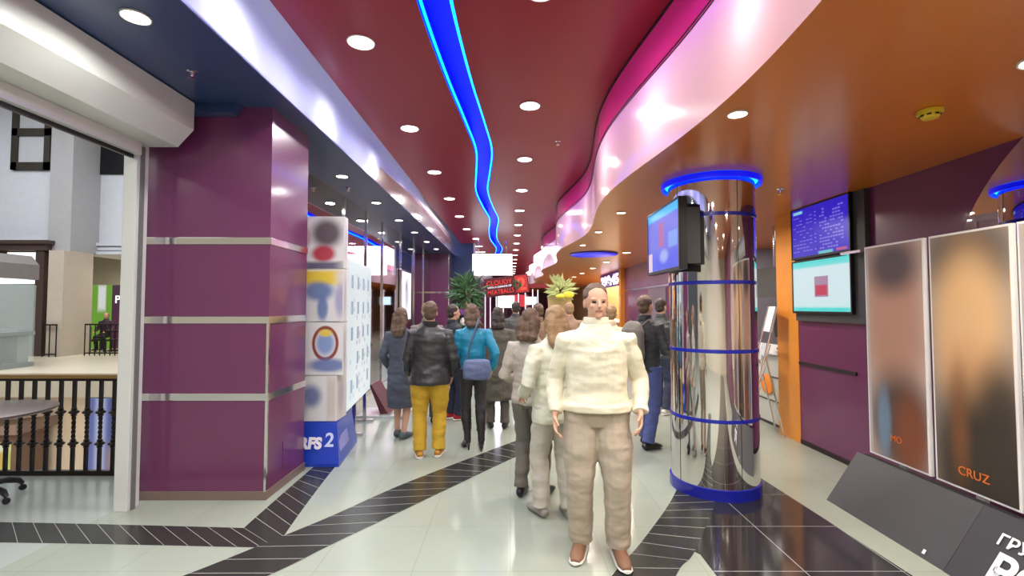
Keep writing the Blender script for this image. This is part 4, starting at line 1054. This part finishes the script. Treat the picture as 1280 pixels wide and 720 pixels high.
person('person in light grey coat and dark grey trousers with black shoes', (.175, 4.16, 0), -25, 1.60, .96, lf=(-.09, -.02), rf=(.10, .05), lw=(-.2, .2, 1.02), rw=(.22, .12, .95),
       top=cloth('light grey', (172, 164, 152)), hem=.86, flare=.02, trousers=cloth('dark grey', (104, 100, 92)), shoe=M_black, hair=H_brown, hair_len=.05, vox=.0065)
person('person in black leather jacket and mustard trousers', (-.875, 5.25, 0), 6, 1.665, 1.12, lf=(-.11, -.02), rf=(.10, .02), lw=(-.25, .14, .90), rw=(.25, .12, .90),
       top=leather, hem=.82, flare=.035, trousers=cloth('mustard', (196, 158, 44)), tr_w=1.12, shoe=mat('ochre suede', (188, 136, 56), .7), sole=white_s, hair=H_brown, vox=.0065, collar=mat('dark rib', (30, 28, 28), .8))
t_teal = person('person in teal jacket with dark jeans and high heeled boots', (-.42, 5.52, 0), 14, 1.575, .95, lf=(-.075, .02), rf=(.085, -.08), lw=(-.16, .24, 1.12), rw=(.24, .02, .92),
       top=cloth('teal', (22, 132, 166), .5), hem=.90, trousers=cloth('charcoal denim', (52, 52, 54)), tr_w=.92, heel=.07, boots=mat('black boot leather', (30, 29, 30), .3, coat=.3), hair=H_brown, hair_len=.03, vox=.0065, sway=-.05)
person('person in navy grey knee length dress with bare legs', (-1.36, 5.98, 0), -12, 1.60, .93, lf=(-.07, .06), rf=(.07, -.04), lw=(-.2, .10, .92), rw=(.18, .22, 1.10),
       top=cloth('navy grey', (72, 76, 90)), hem=.90, skirt=cloth('navy grey', (72, 76, 90)), skirt_hem=.42, shoe=mat('teal grey shoe', (70, 84, 90), .5), hair=H_brown, hair_len=.14, vox=.007)
person('person with dark blond hair in grey brown coat behind the leather jacket', (-1.17, 6.75, 0), 10, 1.66, 1.0, top=cloth('grey brown', (112, 104, 96)), hem=.62, flare=.03, trousers=cloth('dark grey b', (70, 68, 66)), hair=H_blond, vox=.009)
person('person in dark jacket and navy jeans wearing red shoes', (-.83, 6.95, 0), -60, 1.64, .98, lf=(-.08, .0), rf=(.09, .06), top=cloth('ink', (44, 44, 54)), hem=.84, trousers=cloth('navy denim', (38, 42, 66)), tr_w=.95, shoe=mat('red canvas', (172, 30, 48), .6), sole=white_s, hair=H_dark, vox=.009)
person('person in long dark olive coat', (-.17, 6.45, 0), 4, 1.60, 1.05, lw=(-.24, .04, .88), rw=(.24, .06, .88), top=cloth('dark olive', (88, 84, 74)), hem=.42, flare=.05, trousers=cloth('olive grey', (92, 88, 80)), hair=H_dark, hair_len=.06, vox=.0075)
person('person in brown jacket and brick red trousers', (.42, 7.3, 0), 30, 1.66, 1.0, top=cloth('brown', (134, 108, 88)), hem=.84, trousers=cloth('brick', (150, 76, 58)), shoe=mat('rust suede', (160, 84, 62), .6), hair=H_brown, vox=.009)
person('person in dusty brown jacket far behind the cream jacket', (1.02, 8.3, 0), -8, 1.68, 1.0, top=cloth('dusty brown', (150, 122, 104)), hem=.80, trousers=cloth('mid brown', (96, 84, 76)), hair=H_blond, vox=.009)
person('person in charcoal coat far back between the olive and grey coats', (.10, 9.0, 0), 12, 1.70, 1.02, top=cloth('charcoal', (78, 76, 76)), hem=.6, flare=.02, trousers=cloth('charcoal b', (60, 60, 62)), hair=H_dark, vox=.009)
person('person in pale peach jacket between the cream jacket and the rucksack wearer', (1.32, 6.35, 0), 18, 1.64, .96, top=cloth('pale peach', (236, 214, 184)), hem=.80, trousers=cloth('tan', (150, 128, 108)), shoe=mat('brown leather', (96, 66, 50), .5), hair=H_blond, vox=.009)
t_ruck = person('person in black jacket and blue jeans carrying a grey rucksack', (1.575, 5.62, 0), -52, 1.74, 1.02, lf=(-.09, .10), rf=(.10, -.10), lw=(-.2, .26, 1.10), rw=(.2, .26, 1.08),
       top=cloth('black jacket', (50, 50, 53), .6), hem=.86, trousers=cloth('blue denim', (74, 86, 138)), tr_w=1.08, shoe=M_black, hair=H_brown, vox=.007)
person('person in black leather jacket and navy jeans with white trainers', (2.30, 7.35, 0), -48, 1.73, 1.05, lf=(-.1, .08), rf=(.1, -.05), lw=(-.16, .28, 1.12), rw=(.18, .26, 1.08),
       top=mat('grey black leather', (56, 62, 64), .4, vary=.15, vscale=8, bump=.2, bscale=70), hem=.84, flare=.02, trousers=cloth('navy jeans', (46, 52, 78)), shoe=white_s, sole=white_s, hair=H_dark, vox=.008)
person('person in dark clothes seated on the far terrace', (-15.25, 18.15, 0), 190, 1.70, 1.0, lf=(-.1, .40), rf=(.1, .36), lw=(-.2, .3, 1.05), rw=(.2, .3, 1.05), top=cloth('plum dark', (62, 40, 62)), hem=.88, trousers=cloth('black', (36, 34, 38)), hair=H_blond, vox=.012, seated=True)

# bag on the teal jacket wearer's hip and the rucksack
t = thing('shoulder_bag', 'slate blue shoulder bag hanging at the hip of the teal jacket', 'bag', (-.36, 5.20, .83), R(14))
m = MB(); m.loft([(0, 0, 0), (0, 0, .02), (0, 0, .12), (0, 0, .20), (0, 0, .22)], [(.11, .05), (.15, .07), (.16, .075), (.14, .06), (.11, .03)], 20)
o = obj('bag_body', remesh(m, .008, 3, .008, 10), t); o.data.materials.append(cloth('slate blue', (92, 104, 140), .6))
MB().tube([(-.11, .0, .20), (-.07, .015, .40), (-.0, .065, .56), (.04, .15, .645), (.045, .25, .66)], .011).build('strap', mat('slate strap', (66, 74, 100), .6), t, True)
rz = R(-52)
bx = Vector((math.sin(-rz), 0, 0))
back = Vector((math.sin(rz), -math.cos(rz), 0))
t = thing('rucksack', 'grey brown rucksack on the back of the black jacket', 'bag', Vector((1.575, 5.62, 1.0)) + back*.235, rz)
m = MB(); m.loft([(0, 0, 0), (0, 0, .03), (0, -.02, .16), (0, 0, .34), (0, .02, .42), (0, .03, .45)], [(.12, .06), (.155, .085), (.16, .105), (.145, .085), (.11, .06), (.05, .03)], 20)
o = obj('pack_body', remesh(m, .008, 3, .006, 9), t); o.data.materials.append(cloth('grey brown pack', (112, 106, 98), .7))
m = MB(); m.loft([(0, -.10, .05), (0, -.125, .08), (0, -.125, .17), (0, -.10, .20)], [(.09, .02), (.11, .035), (.11, .035), (.08, .02)], 14)
o = obj('front_pocket', remesh(m, .007, 2), t); o.data.materials.append(cloth('grey brown pocket', (98, 92, 86), .7))
for s in (-1, 1):
    MB().tube([(s*.10, .055, .40), (s*.11, .11, .44), (s*.115, .15, .46)], .014).build('strap', mat('dark strap', (50, 48, 46), .7), t, True)
# ------------------------------------------------------------------ ceiling lamps
def lamp_data(name, size, e, col):
    l = bpy.data.lights.new(name, 'AREA'); l.shape = 'DISK'; l.size = size; l.energy = e; l.color = col; l.spread = R(165)
    return l
def downlight(proto_args):
    name, label, group, r, e, col, lens = proto_args
    t = thing(name, label, 'ceiling lamp', (0, 0, 0), 0, group)
    MB().lathe([(r, .0), (r*1.12, -.002), (r*1.14, -.008), (r*1.10, -.014), (r*1.02, -.012), (r, 0)], 32, cap=False).build('trim_ring', M_rim, t, True)
    MB().lathe([(r, -.001), (r*1.01, -.010), (r*.7, -.013), (0, -.014)], 28, cap=False).build('lens', lens, t, True)
    if e > 0:
        l = bpy.data.objects.new('lamp_glow', lamp_data('lamp', r*2, e, col)); COL.objects.link(l); l.parent = t; l.location = (0, 0, -.022)
    return t
EP = 1.0
warm = (1.0, .90, .76); cool = (1.0, .985, .95)
def row(args, pts, labels):
    proto = None
    for i, (p, lab) in enumerate(zip(pts, labels)):
        if proto is None:
            proto = downlight(args); proto.location = p; proto['label'] = lab
        else: dup(proto, p, 0, lab)
ordn = ['first', 'second', 'third', 'fourth', 'fifth', 'sixth', 'seventh', 'eighth', 'ninth', 'tenth', 'eleventh', 'twelfth', 'thirteenth', 'fourteenth', 'fifteenth', 'sixteenth', 'seventeenth', 'eighteenth', 'nineteenth', 'twentieth']
def labs(txt, n, start=0): return [txt % (ordn[i-start] if i >= start else 'unseen') for i in range(n)]
G1 = 'lamps left of the blue slot'; G2 = 'lamps right of the blue slot'
lyl = [-1.9, 0.05, 1.95] + [3.84 + 1.895*i for i in range(12)]
row(('ceiling_downlight', '', G1, .10, 34*EP, cool, M_lens), [(-1.22, y, ZR) for y in lyl[:9]],
    ['round lamp left of the blue slot, behind the camera'] * 3 + labs('%s round lamp from the front, left of the blue slot', 6))
row(('ceiling_downlight', '', G1, .10, 0, cool, M_lens), [(-1.1, y, ZR) for y in lyl[9:14]], labs('%s round lamp from the front, left of the blue slot', 11, 0)[6:])
lyr = [-2.3, -.45, 1.4] + [3.2 + 1.88*i for i in range(18)]
row(('ceiling_downlight', '', G2, .10, 34*EP, cool, M_lens), [(.21, y, ZR) for y in lyr[:9]],
    ['round lamp right of the blue slot, behind the camera'] * 3 + labs('%s round lamp from the front, right of the blue slot', 6))
row(('ceiling_downlight', '', G2, .10, 0, cool, M_lens), [(.21, y, ZR) for y in lyr[9:20]], labs('%s round lamp from the front, right of the blue slot', 17, 0)[6:])
row(('soffit_downlight', '', 'small lamps in the navy soffit', .07, 17*EP, cool, M_lens), [(-2.22, y, ZN) for y in (-1.9, -.3, 1.2, 2.78, 4.5, 6.27, 7.88, 9.5, 11.06, 12.68, 14.3)],
    ['small lamp in the navy soffit, behind the camera'] * 3 + labs('%s small lamp from the front in the navy soffit', 8))
row(('soffit_downlight', '', 'lamps in the orange ceiling', .05, 24*EP, warm, M_lens), [(1.34, y, ZO) for y in (-1.8, -.2, 1.3, 2.79, 5.77, 7.27, 8.85, 10.4)],
    ['small lamp in the orange ceiling, behind the camera'] * 3 + labs('%s small lamp from the front along the wavy edge of the orange ceiling', 5))
row(('soffit_downlight', '', 'lamps in the orange ceiling', .08, 38*EP, warm, M_lens), [(2.45, y, ZO) for y in (-1.6, .2, 2.16, 4.2+1.8, 8.0, 10.1, 12.2, 14.24, 16.4, 18.5)],
    ['lamp in the orange ceiling nearer the wall, behind the camera'] * 2 + labs('%s lamp from the front in the wall side row of the orange ceiling', 8))
# blue ceiling disc, smoke detectors and sprinklers
t = thing('blue_ceiling_disc', 'flat round blue glowing disc under the orange ceiling beyond the column', 'ceiling light', (1.80, 10.35, ZO))
MB().lathe([(.0, -.035), (.48, -.035), (.50, -.02), (.50, -.002)], 64, cap=False).build('disc', M_neon_soft, t, True)
MB().lathe([(.50, -.028), (.52, -.022), (.52, -.002), (.50, -.002)], 64, cap=False).build('edge_ring', M_bluep, t, True)
t = thing('smoke_detector', 'yellow smoke detector on the orange ceiling', 'smoke detector', (2.435, 2.745, ZO))
MB().lathe([(.05, 0), (.062, -.004), (.062, -.022), (.05, -.028)], 32).build('base', mat('yellow plastic', (222, 190, 40), .45), t, True)
MB().lathe([(.046, -.026), (.046, -.04), (.036, -.052), (0, -.056)], 32, cap=False).build('chamber', mat('yellow plastic', (222, 190, 40), .45), t, True)
for i in range(8):
    a = i*PI/4; MB().box(.044, .050, -.010, .010, -.040, -.031).build('vent_slot', M_black, t); t.children[-1].rotation_euler = (0, 0, a)
def sprinkler(x, y, z, lab):
    t = thing('ceiling_sprinkler', lab, 'sprinkler', (x, y, z), 0, 'ceiling sprinklers')
    MB().lathe([(.035, 0), (.036, -.004), (.012, -.010), (.010, -.03), (.006, -.045)], 20).build('body', M_chrome_strip, t, True)
    MB().lathe([(.0, -.048), (.024, -.048), (.024, -.051), (0, -.051)], 20, cap=False).build('deflector', M_chrome_strip, t)
    for s in (-1, 1): MB().cyl((s*.012, 0, -.012), (s*.006, 0, -.048), .003, 6).build('yoke', M_chrome_strip, t)
sprinkler(-2.33, 3.45, ZN, 'sprinkler in the navy soffit before the plum pillar')
sprinkler(.62, 6.2, ZR, 'sprinkler in the red ceiling near the wavy fascia')
sprinkler(2.62, 4.62, ZO, 'sprinkler in the orange ceiling before the wall screens')
sprinkler(-2.35, 6.9, ZN, 'sprinkler in the navy soffit over the lit display panel')

# ------------------------------------------------------------------ mall light, world, camera
def area(name, loc, sx, sy, e, col=(1, 1, 1), rot=(0, 0, 0)):
    l = bpy.data.lights.new(name, 'AREA'); l.shape = 'RECTANGLE'; l.size = sx; l.size_y = sy; l.energy = e; l.color = col
    o = bpy.data.objects.new(name, l); COL.objects.link(o); o.location = loc; o.rotation_euler = rot
    return o
area('mall_fill', (-12, 9, 8.9), 12, 8, 1900, (.97, .98, 1))  # unseen fill light added to brighten the atrium, no opening above it
area('gallery_fill', (-6.5, 1.0, 4.0), 4, 5, 130, (1, .99, .95))  # added fill over the near gallery, not a fixture
area('terrace_lamp', (-14.5, 19.0, 3.4), 3, 3, 220, (1, .93, .8))
area('lower_fill', (-11, 10, -0.62), 6, 4, 420, (1, .94, .85))  # extra fill so the lower storey wall comes out lighter
area('far_corridor_fill', (0.2, 25, ZR-.02), 2, 16, 520, (1, .95, .95))  # fill sheet added to lift the dark far end, no fixture there
area('bar_fill', (4.0, 20, ZO-.03), 1, 9, 380, (1, .85, .6))  # added warm fill that brightens the tan wall behind the bar
def bulb(name, loc, e, col, rad=.05):
    l = bpy.data.lights.new(name, 'POINT'); l.energy = e; l.color = col; l.shadow_soft_size = rad
    o = bpy.data.objects.new(name, l); COL.objects.link(o); o.location = loc
for i in range(11): bulb('film_lamp', (-2.02, -.2 + 1.65*i, 3.44), 13, (1, .98, 1))
for i in range(5): area('film_blue_strip', (-2.0, 1.6 + 3.2*i, 3.72), .05, 3.1, 38, (.09, .11, 1), (0, R(40), 0))
for i in range(13):
    y = 1.05 + 1.31*i
    bulb('film_lamp', (xw(y) + .24, y, 3.12), 11 if y < 8 else 5, (1, .95, .93), .06)
for i in range(5): area('film_violet_strip', (1.42, 1.6 + 3.2*i, 3.44), .05, 3.1, 13, (.42, .08, 1), (0, R(90), 0))
area('recess_lamp', (4.5, 7.8, ZO-.03), 1, 2.4, 30, (1, .97, .92))
w = bpy.data.worlds.new('World'); scene.world = w; w.use_nodes = True
w.node_tree.nodes['Background'].inputs[0].default_value = (.8, .85, 1, 1); w.node_tree.nodes['Background'].inputs[1].default_value = .15
cam = bpy.data.cameras.new('Camera'); co = bpy.data.objects.new('Camera', cam); COL.objects.link(co)
cam.sensor_width = 36; cam.lens = 36*600/1280; cam.clip_start = .05; cam.clip_end = 200; cam.shift_x = 2/1280
co.location = (0, 0, 1.62); co.rotation_euler = (PI/2 + math.atan(23/600), 0, 0)
scene.camera = co
scene.view_settings.view_transform = 'Standard'; scene.view_settings.look = 'None'; scene.view_settings.gamma = 1; scene.view_settings.use_curve_mapping = False
scene.view_settings.exposure = -0.42
scene.cycles.use_denoising = True
scene.cycles.sample_clamp_indirect = 6
scene.cycles.max_bounces = 10
scene.cycles.transparent_max_bounces = 12
